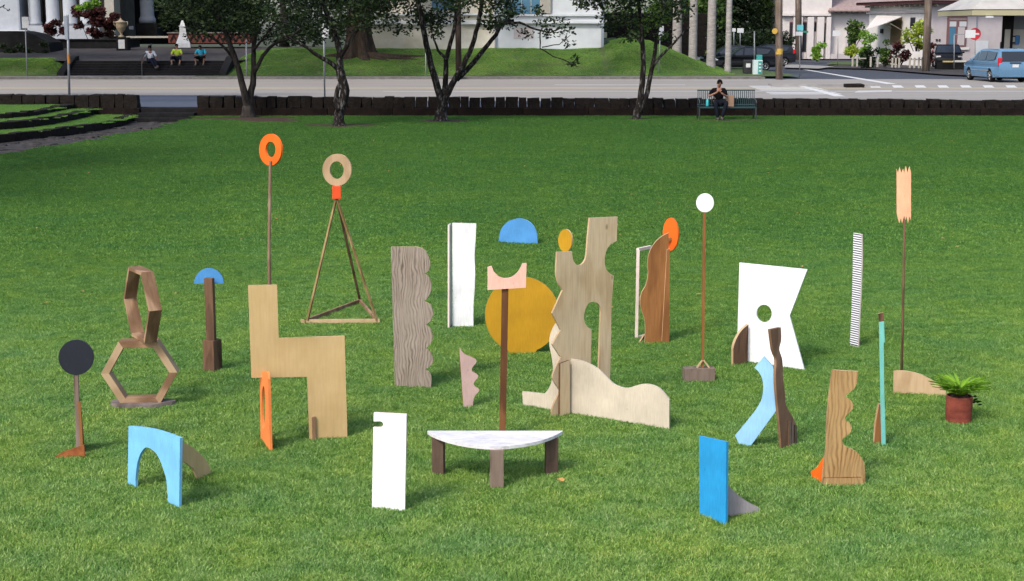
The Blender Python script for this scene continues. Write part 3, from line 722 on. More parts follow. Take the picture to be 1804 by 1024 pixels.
# 3 two stacked hexagon frames
def hexframe(root, name, C, yaw, Rr, th, dp, flatrot=0.0):

    for k in range(6):
        a0, a1 = R(60 * k) + flatrot, R(60 * (k + 1)) + flatrot
        o0 = (Rr * math.cos(a0), Rr * math.sin(a0)); o1 = (Rr * math.cos(a1), Rr * math.sin(a1)); q = (Rr - th * 1.155) / Rr
        mb = MB(); c0 = ((o0[0] + o1[0]) / 2, (o0[1] + o1[1]) / 2)
        sh = .996
        lo = [(o0[0] * sh, o0[1] * sh), (o1[0] * sh, o1[1] * sh), (o1[0] * q, o1[1] * q), (o0[0] * q, o0[1] * q)]
        # rotate into board-local frame so that grain (local z) runs along the board
        ang = math.atan2(o1[1] - o0[1], o1[0] - o0[0]) - math.pi / 2
        cs, sn = math.cos(-ang), math.sin(-ang)
        lo2 = [((x - c0[0]) * cs - (y - c0[1]) * sn, (x - c0[0]) * sn + (y - c0[1]) * cs) for x, y in lo]
        mb.prism([lo2], 0, dp, 0, 0)
        me = mb.mesh(name)
        o = bpy.data.objects.new('plank', me); COL.objects.link(o); me.materials.append(M['ringwood'] if (name == 'hexagon_frame' and k in (0, 2, 3)) else M['board'])
        o.parent = root
        mw = Matrix.Translation(Vector(C) - root.location) @ Matrix.Rotation(yaw, 4, 'Z') @ Matrix.Translation((c0[0], 0, c0[1])) @ Matrix.Rotation(-ang, 4, 'Y')
        o.matrix_local = mw
s = sculpture('hexagon_sculpture', 'two stacked hexagon frames of old boards on a grey stone slab', (249, 716))
gy = ground(249, 716, 0)
sc_ = F / gy.y / 1.0
cL = at(248, 655, gy.y)
# slab
mb = MB(); pts = []
for i in range(22):
    a_ = 6.283 * i / 22; pts.append((.285 * math.cos(a_) * (1 + .07 * math.sin(3 * a_ + 1)), .125 * math.sin(a_) * (1 + .10 * math.cos(5 * a_))))
n = len(pts); mb.add([(x, y, -.01) for x, y in pts] + [(x * .97, y * .95, .045 + .006 * math.sin(i)) for i, (x, y) in enumerate(pts)], [tuple(n + i for i in range(n))] + [(i, (i + 1) % n, n + (i + 1) % n, n + i) for i in range(n)])
mb.build('slab', M['slab'], s, (gy.x, gy.y, 0), R(3))
Rl = 63.0 / sc_ * 1.08
hexframe(s, 'hexagon_frame', (cL.x, gy.y - .055, cL.z), R(4), Rl, .060, .125)
topz = cL.z + Rl * .866
Ru = Rl * 1.09
hexframe(s, 'upper_frame', (at(247, 530, gy.y).x - .035, gy.y + .0, topz + Ru * .866), R(-58), Ru, .030, .105)

# 4 blue half disc on a post
s = sculpture('post_sculpture', 'small blue half disc on a dark wooden post and block', (372, 656))
g = ground(372, 655, 0)
mb = MB(); mb.box((0, 0, .15), (.135, .125, .31), jit=.004); mb.build('block', M['darkwood'], s, (g.x + .012, g.y + .03, 0), R(-28), bevel=.006)
zt = at(371, 490, g.y).z
mb = MB(); mb.box((0, 0, 0), (.085, .05, zt - .30)); mb.build('post', M['darkwood'], s, (at(371, 560, g.y).x, g.y, .30 + (zt - .30) / 2), R(-14), bevel=.003)
board(s, 'half_disc', yawplane((g.x, g.y + .06, 0), 2), arc(368, 500, 26, 27, 0, 180, 28), M['midblue'], M['midblue'], .018)
# 5 black disc on a stick
s = sculpture('disc_pole', 'black disc on a short stick with a rusty triangular foot', (142, 802))
g = ground(140, 800, 0)
mb = MB(); t0 = at(134, 655, g.y); mb.bar((g.x - .005, g.y, .0), (t0.x, g.y, t0.z), .034, .022); mb.build('stick', M['greywood'], s)
board(s, 'disc', yawplane((t0.x, g.y - .016, 0), 0), arc(134, 630, 31, 31, n=56), M['navy'], M['navy'], .014)
board(s, 'foot_plate', plane((88, 804), (150, 803)), [(85, 804.5), (112, 796), (148, 784), (150, 803.5)], M['rust'], M['rust'], .012, sink=.028)
pl = (Vector((ground(147, 802, 0).x, ground(147, 802, 0).y + .0, 0)), R(104))
mb = MB(); mb.prism([[(0, -.01), (.26, -.01), (.03, .40), (0, .42)]], 0, .02); mb.build('fin', [M['rust'], M['brown']], s, pl[0], pl[1])
# 6 sky blue arch
s = sculpture('arch_sculpture', 'sky blue painted arch board with a tan curved prop behind', (270, 870))
inn = curve([(296, 885), (294.5, 862), (292, 841), (283, 814), (275, 799), (264, 790), (256, 789), (250, 795), (244, 808), (240, 827), (238, 855)])
top = curve([(226.5, 751), (250, 753), (273, 757), (296, 764), (317, 772)])
board(s, 'arch_panel', plane((224.5, 850), (315, 891)), [(224.5, 850)] + top + [(315, 891)] + inn, M['skyblue'], M['skyblue'], .02)
board(s, 'prop', plane((282, 868), (362, 836)), curve([(300, 781), (318, 778), (340, 789), (358, 805), (369, 821), (374, 835)]) + [(372, 837), (350, 838)] + curve([(341, 826), (330, 817), (318, 812), (300, 806)]), M['ply'], None, .018)
# 7 zigzag h board
s = sculpture('zigzag_board', 'tan plywood zigzag board with an upright orange oval ring prop', (578, 770))
pl = plane((545, 772), (612, 768))
board(s, 'board', pl, [(437, 503), (488, 502), (491, 596), (607, 592), (612, 768.5), (545, 772), (541, 664), (443, 666)], M['ply'])
board(s, 'peg', pl, [(549, 734), (555, 733), (556, 772), (550, 772)], M['board'], None, .02, off=-.0225)
pl2 = plane((459, 770), (475, 790))
board(s, 'oval_ring', pl2, curve([(457.5, 668), (460, 657), (465, 654), (470, 657), (472, 668)]) + [(475.5, 790), (459, 770)], M['lorange'], M['lorange'], .02, [arc(464, 718, 3.2, 38, n=32)])
# 8 grey scalloped board
s = sculpture('scalloped_board', 'tall grey swirl grained board with a scalloped right edge', (727, 680))
ol = [(688.6, 435)] + curve([(735, 435), (749, 442), (757.5, 461), (755.5, 476), (748, 482)]) + curve([(748, 482.5), (757, 491), (760, 509), (752.5, 526), (747, 530)]) + curve([(747, 530.5), (759, 539), (762.5, 553), (758, 566), (750.5, 571)]) + curve([(750.5, 571.5), (760, 583), (761.8, 597), (756, 609), (750.5, 613)]) + curve([(750.5, 613.5), (760, 624), (762.5, 637), (757, 646), (750, 650)]) + curve([(750, 650.5), (758.5, 660), (760, 673), (757, 681)]) + [(695.5, 679)]
board(s, 'board', plane((695.5, 679), (757, 681)), ol, M['greygrain'])
# 9 tall white panel with a side board
s = sculpture('panel_sculpture', 'tall narrow white panel with thin side board near the back', (815, 574))
pl = plane((797, 574), (834, 573.5))
board(s, 'panel', pl, [(797, 393), (839, 394)] + curve([(838, 420), (836, 450), (837, 480), (836, 510), (834, 540), (834, 573.5)], 3) + [(797, 574)], M['white'], M['white'])
g0, g1 = ground(791.5, 580, 0), ground(796.5, 574, 0); tz = at(796, 394, g1.y).z
mb = MB(); d = math.atan2(g1.y - g0.y, g1.x - g0.x); L = (g1 - g0).length
mb.prism([[(0, -.01), (L, -.01), (L, tz), (L * .30, tz)]], 0, .018, 0, 1); mb.build('side_board', [M['whiteedge'], M['whiteedge']], s, g0, d)
# 10 far blue half disc
s = sculpture('half_disc', 'bright blue half disc standing alone at the back of the lawn', (912, 427))
board(s, 'board', plane((878, 424.5), (947, 429)), [(878, 424.5)] + curve([(880, 412), (884, 402), (892, 393), (902, 387.5), (914, 385), (926, 387.5), (936, 394), (943, 404), (946, 416), (947, 429)], 3), M['midblue'], M['skyblue'])
# 11 ochre disc
s = sculpture('ochre_disc', 'big ochre yellow disc standing behind the pink crescent post', (922, 620))
board(s, 'board', plane((900, 620.5), (940, 620.5)), arc(920, 555, 65.5, 67, -77, 257, 64), M['ochre'], M['ochre'])
# 12 pink crescent post
s = sculpture('crescent_post', 'pink crescent cut board on a tall brown post behind the white table', (885, 773))
g = ground(885, 773, 0); tz = at(890, 500, g.y)
mb = MB(); mb.bar((g.x, g.y, -.02), (tz.x, g.y, tz.z), .052, .04, up=(0, 1, 0)); mb.build('post', M['postbrown'], s, bevel=.003)
board(s, 'crescent', yawplane((g.x, g.y - .042, 0), 3), [(859, 471), (866, 469)] + curve([(870, 479), (879, 487.5), (890, 490.5), (902, 488), (912, 480), (918, 470), (920, 464.5)]) + [(927.7, 464), (926.4, 507), (859, 511)], M['pink'], M['pink'])
# 13 half-moon table
s = sculpture('half_moon_table', 'low half-moon table with scuffed white top and three plank legs', (875, 845), 'table')
gf = ground(875, 861, 0); zt = at(875, 789, gf.y - .02).z
def onz(u, v): p = ground(u, v, zt); return (p.x, p.y)
fr = [onz(u, v) for u, v in curve([(753, 760), (768, 768), (795, 777), (830, 784), (872, 787), (912, 784), (950, 777), (976, 768), (991, 760)])]
bk = [onz(u, 759) for u in (991, 930, 872, 810, 753)]
c0 = Vector((sum(q[0] for q in fr) / len(fr), fr[0][1], 0))
mb = MB(); pts = [(x - c0.x, y - c0.y) for x, y in fr + [bk[0], bk[-1]]]; n = len(pts)
mb.add([(x, y, 0) for x, y in pts] + [(x, y, -.022) for x, y in pts], [tuple(range(n)), tuple(range(2 * n - 1, n - 1, -1))] + [(i, n + i, n + (i + 1) % n, (i + 1) % n) for i in range(n)])
mb.m = [0, 0] + [1] * n
mb.build('table_top', [M['whiteold'], M['whiteold']], s, (c0.x, c0.y, zt))
for u, v, mt, w_ in ((771, 838, M['tablewood'], .09), (875.5, 862, M['greywood'], .098), (973, 838, M['tablewood'], .094)):
    q = ground(u, v, 0); mb = MB(); mb.box((0, .022, (zt - .0225) / 2), (w_, .042, zt - .0225)); mb.build('leg', mt, s, (q.x, q.y, 0), R({771: -18, 875.5: 0, 973: 16}[u]), bevel=.003)
# 14 pink scalloped sliver
s = sculpture('pink_scallop', 'small dusty pink board with three scalloped bites', (825, 715))
board(s, 'board', plane((817, 715), (833, 714)), [(809, 611)] + curve([(812, 617), (819, 624), (830, 629), (838, 633), (839, 639), (832, 648), (832, 654), (841, 660), (842, 665), (835, 674), (836, 680), (844, 686), (843, 690), (837, 697), (834, 705), (833, 714)], 3) + [(817, 715)], M['dustpink'], M['brown'])
# 15 the large plywood figure interlocked with the cream wave
s = sculpture('plywood_figure', 'large weathered plywood figure slotted into a cream wave shaped board', (1003, 726))
fig = [(1039, 384), (1088, 382), (1086.5, 424.7)] + curve([(1076, 430), (1069, 440), (1065.7, 453), (1065.7, 466), (1069, 476), (1075, 482), (1081.5, 486)]) + [(1080, 500), (1077.5, 537), (1074, 710), (1055, 714), (1055, 649), (1058.6, 547)] + curve([(1058.6, 546), (1056.8, 539), (1052, 534), (1045, 532), (1038, 534), (1032.5, 542), (1029, 555), (1030, 567), (1035, 576), (1042, 580)]) + [(1040, 716), (974, 732)] + curve([(972, 726), (976, 712), (987, 689)], 3) + curve([(986, 687), (976, 672), (974, 662), (979, 648), (988, 629.5)], 3) + [(973, 607), (988, 582), (980.6, 567), (973, 552), (991, 512)] + curve([(991, 511), (983.5, 498), (980, 480), (981.6, 444)], 3) + [(1007.6, 443)] + curve([(1008.5, 452), (1011, 461), (1017, 467), (1024, 466.5), (1030, 460), (1033, 450), (1036, 416)])
board(s, 'figure_board', plane((985, 729.5), (1074, 711)), fig, M['weather'], M['tanply'])
cr = [(920, 690), (959, 694)] + curve([(964.5, 688), (971, 674.6), (974, 651), (972, 629.5), (967.7, 608), (969, 591), (974, 577), (980, 568)]) + [(994, 576), (1003, 604), (1003, 633)] + curve([(1006, 632.5), (1017, 634), (1033, 639), (1050, 648), (1063, 659.6), (1078, 674.6), (1093, 682), (1106, 683.7), (1119, 680), (1132, 677), (1147, 678), (1162, 685), (1177, 701.5)]) + [(1179, 705), (1178.7, 753.7), (921.5, 712)]
board(s, 'wave_board', plane((921.5, 712), (1178.7, 753.7)), cr, M['cream'], M['cream'])
gq = ground(997, 727, 0)
board(s, 'disc', yawplane((gq.x, gq.y + .02, 0), -44), arc(995.5, 424, 12, 20, n=36), M['ochre'], M['ply'])
pl = plane((985, 729.5), (1074, 711))
board(s, 'spine_strip', pl, [(984, 640), (1000, 634), (1001, 726), (983, 730)], M['weather'], M['darkwood'], .022, off=-.0245)
# 16 brown curved board with orange disc
s = sculpture('curved_board', 'orange-brown wavy edged board with an orange disc and a pale frame', (1155, 603))
pl = plane((1136, 603.5), (1177, 601.5))
board(s, 'board', pl, [(1178, 410)] + curve([(1177, 411), (1164, 418), (1151.5, 431), (1143.5, 447), (1141, 466), (1142, 482), (1138, 502), (1130.6, 516), (1128, 531), (1130.6, 547), (1135, 560), (1137, 576), (1136, 603.5)]) + [(1177, 601.5)], M['brown'], M['tanply'])
board(s, 'batten', pl, [(1174, 440), (1179, 438), (1178, 601.5), (1165, 602)], M['brown'], M['tanply'], .016, off=-.0185)
gq = ground(1180, 600, 0)
board(s, 'disc', yawplane((gq.x - .01, gq.y + .03, 0), -46), arc(1181, 413, 13.5, 29, n=40), M['orange'], M['orange'])
c0_, c1_ = at(1174, 425, gq.y + .008), at(1183, 420, gq.y + .022)
mb = MB(); mb.bar(c0_, c1_, .02, .03); mb.build('dowel', M['brown'], s)
g = ground(1121, 598, 0); tz = at(1122, 440, g.y).z
mb = MB(); mb.bar((g.x, g.y, -.01), (g.x + .004, g.y, tz), .03, .03, up=(0, 1, 0)); mb.bar((g.x, g.y, tz), (at(1146, 443, g.y + .2).x, g.y + .2, tz), .03, .03); mb.bar((g.x, g.y, .02), (at(1140, 598, g.y + .1).x, g.y + .1, .02), .03, .03); mb.build('frame', M['whiteedge'], s)
board(s, 'foot', plane((1124, 604), (1137, 596)), [(1124, 604), (1136, 589), (1137, 604)], M['darkwood'])
# 17 white disc on a stick and block
s = sculpture('white_disc_pole', 'white disc on a thin brown stick set in a dark wooden block', (1233, 672))
g = ground(1233, 674, 0); ty = at(1241, 373, g.y)
mb = MB(); mb.box((0, .05, .065), (.285, .11, .13), jit=.003); mb.build('block', M['greywood'], s, (g.x, g.y, 0), R(7), bevel=.004)
pb = at(1237.5, 655, g.y + .055)
mb = MB(); mb.bar((pb.x, pb.y, .10), (at(1241, 362, pb.y).x, pb.y, at(1241, 362, pb.y).z), .024, .02); mb.build('stick', M['brown'], s)
mb = MB(); mb.bar((pb.x - .055, pb.y - .02, .13), (pb.x - .005, pb.y - .015, .20), .02, .012); mb.bar((pb.x + .06, pb.y - .02, .13), (pb.x + .008, pb.y - .015, .20), .02, .012); mb.build('brace', M['tanply'], s)
board(s, 'disc', yawplane((pb.x, pb.y - .02, 0), -14), arc(1242, 357.5, 15.6, 16.6, n=44), M['white'], M['white'], .012)
# 18 white notched panel
s = sculpture('notched_sculpture', 'large white panel with a round hole and a notched right side', (1358, 642))
pl = plane((1298, 633), (1418, 650))
board(s, 'panel', pl, [(1302.7, 463), (1422, 475), (1390.6, 557), (1418, 650), (1298, 633)], M['white'], M['white'], holes=[arc(1346, 552.5, 13.7, 15.6, n=40)])
board(s, 'support', plane((1293, 642), (1317.5, 637.5)), curve([(1318.5, 572), (1311, 578), (1304.5, 585), (1298, 596), (1294, 606), (1292, 615)], 4) + [(1292, 642), (1317.5, 637.5)], M['darkwood'], M['tanply'], .03)
# 19 pale blue curve and brown wavy board
s = sculpture('blue_curve', 'pale blue bent strip leaning on a dark brown wavy board', (1340, 784))
pl = plane((1300, 780.5), (1322, 783.5))
board(s, 'curve_board', pl, [(1345.6, 628)] + curve([(1361, 645.5), (1365, 660), (1368, 682), (1370, 708), (1369, 720), (1362, 731)], 4) + [(1319, 783), (1305, 780), (1295, 767)] + curve([(1315, 743), (1331.6, 721.7), (1341, 705), (1344.5, 686.6), (1343, 668), (1337, 656), (1329, 648)], 4), M['paleblue'], M['paleblue'], .016)
pl = plane((1377, 788.5), (1403, 779))
pl = (pl[0] + Vector((0, 0.0, 0)), pl[1])
board(s, 'wavy_board', pl, [(1357, 580.6), (1375.6, 577)] + curve([(1376.5, 590), (1376, 602), (1373, 616), (1378.4, 635), (1379.6, 665), (1383, 693), (1384, 710), (1391, 726), (1400.7, 743), (1402, 760), (1403, 779)], 4) + [(1377, 789)] + curve([(1376, 775), (1372.6, 738), (1368, 691), (1366.7, 661), (1368, 635), (1364, 623), (1361, 612), (1357, 581)], 4), M['wavywood'], M['board'], .022)
for k in range(3):
    u = 1387 + k * 5.2
    board(s, 'cleat', pl, [(u, 740 - k * 0 + k * 4), (u + 3.6, 741 + k * 4), (u + 4.6, 783 - k * 2), (u + .4, 785 - k * 2)], M['greywood'], M['darkwood'], .012, off=-.0145)
# 20 blue panel with grey fin
s = sculpture('panel_sculpture', 'bright blue upright rectangle with a grey curved fin behind', (1256, 912))
board(s, 'panel', plane((1232.7, 904), (1278.6, 921)), [(1231.6, 768.5), (1279.4, 779), (1278.6, 921), (1232.7, 904)], M['blue'], M['blue'], .02)
board(s, 'fin', plane((1262, 909.5), (1346, 899.5)), curve([(1262, 820), (1280.7, 850.6), (1289.5, 862), (1306.4, 877), (1327.5, 890), (1348, 899)]) + [(1338, 901), (1262, 910)], M['grey'], M['grey'])
# 21 brown wavy grain board with orange wedge
s = sculpture('grain_board', 'brown bold grained board with wavy right edge and orange wedge', (1486, 850))
ol = [(1466, 652), (1512, 654.6)] + curve([(1510, 673.7), (1504, 686), (1494, 692.8), (1490, 699.5), (1498.6, 705), (1503, 714), (1499.7, 724), (1490.7, 732), (1488.5, 739), (1497.5, 746.7), (1500, 756.8), (1496, 764.6), (1485, 772.5), (1484.7, 780), (1492, 788), (1507.6, 795), (1518.8, 808.4), (1523, 820), (1524.4, 850)], 3) + [(1448, 851)] + curve([(1451, 815), (1455, 786), (1457, 730), (1461.5, 685), (1466, 653)], 3)
pl = plane((1448, 851), (1524.4, 850))
board(s, 'board', pl, ol, M['browngrain'])
board(s, 'foot_strip', pl, [(1450, 841), (1516, 840), (1524, 850), (1448, 851)], M['browngrain'], M['darkwood'], .02, off=-.0225, sink=.03)
board(s, 'wedge', plane((1433, 840), (1447, 846.5)), [(1452, 803), (1439, 824), (1428, 831), (1433, 840), (1448, 847)], M['orange'], M['orange'], .015, sink=.028)
# 22 striped plank
s = sculpture('striped_plank', 'tall thin plank with fine black and white stripes', (1504, 608))
board(s, 'plank', plane((1497, 606), (1511.5, 609.5)), [(1503.4, 410.5), (1517.5, 413)] + curve([(1518, 450), (1516.5, 500), (1513.5, 560), (1511.5, 609.5)], 3) + [(1497, 606)] + curve([(1499.5, 560), (1501.5, 500), (1502.5, 450), (1503.4, 411)], 3), M['stripes'], M['whiteedge'])
board(s, 'prop', plane((1508, 606), (1516, 606.5)), [(1512, 578), (1516.5, 607), (1508, 607)], M['darkwood'], None, .016, off=.03)
# 23 teal stick
s = sculpture('teal_plank', 'narrow teal plank with a bare brown tip and brown prop', (1555, 780))
pl = plane((1552, 781), (1561, 781.5))
board(s, 'plank', pl, [(1548.5, 567), (1557.5, 566), (1558.5, 603), (1557, 604), (1557.5, 680), (1561, 781.5), (1553, 781), (1550, 660)], M['teal'], M['darkwood'], .02)
board(s, 'tip', pl, [(1547, 553), (1556.5, 551), (1557.5, 565.5), (1548.5, 566.5)], M['darkwood'], None, .02)
board(s, 'prop', plane((1541, 779), (1553, 778)), [(1549, 712), (1552.5, 712), (1553.5, 779), (1540.5, 779), (1543, 745)], M['brown'], None, .025)
# 24 peach comb on a stick
s = sculpture('comb_pole', 'peach comb edged board on a tall thin stick with a tan wedge', (1592, 690))
pl = plane((1574, 690), (1668, 694.5))
g = ground(1590, 688, 0)
board(s, 'wedge', pl, curve([(1574, 653.7), (1589.5, 653.4), (1608.6, 656), (1626, 661.7), (1643.7, 671), (1661, 683), (1669, 691.8)], 4) + [(1668.6, 694.5), (1574, 690)], M['tanply'], None, .02)
ty = g.y + .05; tp = at(1593.5, 378, ty)
mb = MB(); mb.tube([(g.x, ty, -.02), (at(1591.3, 560, ty).x - .004, ty, at(1591, 560, ty).z), (tp.x, ty, tp.z)], [.012, .011, .010], 7); mb.build('stick', M['darkwood'], s, smooth=True)
board(s, 'comb', yawplane((tp.x, ty - .012, 0), 0), [(1580, 298), (1582.3, 306), (1585, 295), (1588, 306), (1591.3, 298), (1593, 306.5), (1596, 293), (1599, 305), (1602.4, 293.7), (1605, 305), (1605, 382), (1604.3, 388), (1602, 381), (1599.7, 393.5), (1597, 381), (1595, 388), (1593, 380), (1589.4, 393.5), (1587, 384), (1584.6, 393.5), (1582, 385), (1580, 376)], M['peach'], M['peach'], .012)
# 25 potted fern
s = sculpture('potted_fern', 'bright green fern in a terracotta pot at the right of the lawn', (1688, 746), 'potted plant')
g = ground(1688, 744, 0); sp = F / g.y
r0 = 23.5 / sp; hp = at(1688, 697, g.y).z
mb = MB(); mb.lathe([(r0 * .97, -.01), (r0 * .97, hp * .25), (r0 * .985, hp * .26), (r0 * .985, hp * .5), (r0 * 1.0, hp * .51), (r0 * 1.0, hp * .97), (r0 * .98, hp), (r0 * .88, hp), (r0 * .86, hp * .86), (.001, hp * .86)], n=32)
mb.build('pot', M['terracotta'], s, g, smooth=False, bevel=.002)
mb = MB(); mb.lathe([(r0 * .87, hp * .9), (r0 * .6, hp * 1.02), (.01, hp * 1.06)], n=18); mb.build('soil', M['soil'], s, g)
fr_r = random.Random(4)
for k in range(120):
    a_ = fr_r.uniform(0, 6.283); L = fr_r.uniform(.15, .27); up = fr_r.uniform(.5, 1.45); wd = fr_r.uniform(.008, .014)
    d = Vector((math.cos(a_), math.sin(a_), 0)); sd_ = Vector((-d.y, d.x, 0)); vs = []; fs = []; ns = 6
    for i in range(ns + 1):
        t_ = i / ns; pos = d * (.015 + L * t_ * math.cos(up * (1 - .5 * t_))) + Vector((0, 0, hp + L * math.sin(up) * (t_ * 1.15 - .55 * t_ * t_)))
        wv_ = wd * math.sin(math.pi * min(.98, t_ * .88 + .1)) ** .7 * (1 + .2 * math.sin(i * 2.1))
        vs += [pos - sd_ * wv_ + Vector((0, 0, .004)), pos - Vector((0, 0, .003)), pos + sd_ * wv_ + Vector((0, 0, .004))]
        if i: b0 = 3 * i; fs += [(b0 - 3, b0 - 2, b0 + 1, b0), (b0 - 2, b0 - 1, b0 + 2, b0 + 1)]
    mb = MB(); mb.add(vs, fs); mb.build('leaf', M['fern'] if k % 5 else M['leaflime'], s, g, smooth=True)
mb = MB()
for k in range(10):
    x, z = r0 + fr_r.uniform(-.01, .03), hp * fr_r.uniform(.65, 1.0); y = fr_r.uniform(-.05, .02)
    mb.add([(x, y, z), (x + .02, y - .012, z + .012), (x + .042, y, z), (x + .02, y + .012, z - .012)], [(0, 1, 2, 3)])
mb.build('trailing_leaves', M['leafdark'], s, g)
# 26 white slotted panel
s = sculpture('slotted_sculpture', 'white rectangular panel with a slot near its top left corner', (685, 895))
board(s, 'panel', plane((655, 893), (713, 897)), [(658.5, 727), (716, 730), (713, 897), (655, 893), (657.6, 753)] + curve([(670, 753), (673.5, 751), (675, 747.5), (673.5, 744), (670, 742.5)], 3) + [(658, 742.5)], M['white'], M['whiteedge'])
# 27 dry leaf
g = ground(987, 847, .045); mb = MB()
mb.add([(-.03, .01, .02), (-.012, -.012, .006), (.02, -.015, 0), (.035, .002, .012), (.012, .016, .02), (-.01, .014, .012), (0, 0, .002)], [(0, 1, 6), (1, 2, 6), (2, 3, 6), (3, 4, 6), (4, 5, 6), (5, 0, 6)])
tag(mb.build('fallen_leaf', M['deadleaf'], loc=g), 'curled dry brown leaf lying beside the right table leg', 'leaf')

# ------------------------------------------------------------------ bench, bottle, bag
def loft_leaf(name, clumps, n, size, mat, parent, seed=1, aspect=.5, kind=None):
    """leaf-sized faces spread through a crown's clumps"""
    r_ = np.random.default_rng(seed)
    wts = np.array([c[3] ** 2 for c in clumps]); idx = r_.choice(len(clumps), n, p=wts / wts.sum())
    C = np.array([c[:3] for c in clumps])[idx]; RR = np.array([c[3] for c in clumps])[idx]
    d = r_.normal(size=(n, 3)); d /= np.linalg.norm(d, axis=1)[:, None]; rr = r_.random(n) ** .45
    P = C + d * (rr * RR)[:, None] * np.array([1.15, 1.0, .8])
    ax = r_.normal(size=(n, 3)) + d * .8; ax[:, 2] *= .6; ax /= np.linalg.norm(ax, axis=1)[:, None]
    q = r_.normal(size=(n, 3)); sx = np.cross(ax, q); sx /= np.linalg.norm(sx, axis=1)[:, None]
    L = size * r_.uniform(.6, 1.3, n)
    v = np.stack([P - ax * L[:, None] * .5, P + sx * (L * aspect * .5)[:, None], P + ax * L[:, None] * .5, P - sx * (L * aspect * .5)[:, None]], 1)
    o3 = Vector((0, 0, 0)); q_ = parent
    while q_ is not None: o3 += q_.location; q_ = q_.parent
    v = v - np.array(o3)
    me = bpy.data.meshes.new(name); me.from_pydata(v.reshape(-1, 3).tolist(), [], [(i, i + 1, i + 2, i + 3) for i in range(0, 4 * n, 4)])
    o = link(name, me, mat, parent, world=False)
    if kind: o['kind'] = kind
    return o

BY = 52.7
bx0, bx1 = at(1229, 200, BY).x, at(1331, 200, BY).x; bxc = (bx0 + bx1) / 2; bw = bx1 - bx0
s = thing('park_bench', 'dark green metal park bench in front of the low stone wall', 'bench', (bxc, BY, 0))
mb = MB()
for i in range(30): mb.tube([(-bw / 2 + .03 + i * (bw - .06) / 29, .17, .46), (-bw / 2 + .03 + i * (bw - .06) / 29, .22, .70), (-bw / 2 + .03 + i * (bw - .06) / 29, .27, 1.02)], .014, 5)
mb.build('back_slats', M['benchgreen'], s, world=False)
mb = MB()
for i in range(30): mb.tube([(-bw / 2 + .03 + i * (bw - .06) / 29, -.28, .43), (-bw / 2 + .03 + i * (bw - .06) / 29, -.24, .465), (-bw / 2 + .03 + i * (bw - .06) / 29, .17, .455)], .016, 5)
mb.build('seat', M['benchgreen'], s, world=False)
for z, y in ((1.03, .272), (.52, .18), (.43, -.27)):
    mb = MB(); mb.tube([(-bw / 2, y, z), (bw / 2, y, z)], .022, 8); mb.build('rail', M['benchgreen'], s, world=False)
for x in (-bw / 2 + .03, bw / 2 - .03):
    for y0, y1, z1 in ((-.27, -.30, .44), (.16, .30, .47)):
        mb = MB(); mb.tube([(x, y0, z1), (x, y1, .0)], .028, 8); mb.build('leg', M['benchleg'], s, world=False)
    mb = MB(); mb.tube([(x, .2, .74), (x, 0, .71), (x, -.24, .69), (x, -.29, .6), (x, -.27, .44)], .020, 8); mb.build('armrest', M['benchleg'], s, world=False)
bz = .475
p = at(1246.5, 188, BY - .08)
mb = MB(); mb.lathe([(.045, 0), (.048, .02), (.048, .19), (.03, .235), (.024, .26), (.001, .262)], n=14); tag(mb.build('water_bottle', M['bottle'], loc=(p.x, BY - .03, bz), smooth=True), 'turquoise water bottle standing on the left of the bench seat', 'bottle')
p = at(1286, 188, BY - .02); mb = MB(); mb.box((0, 0, .19), (.27, .13, .38), taper=.96, jit=.012); tag(mb.build('paper_bag', M['paper'], loc=(p.x, BY - .02, bz), rz=R(8)), 'brown paper bag on the bench beside the seated man', 'bag')

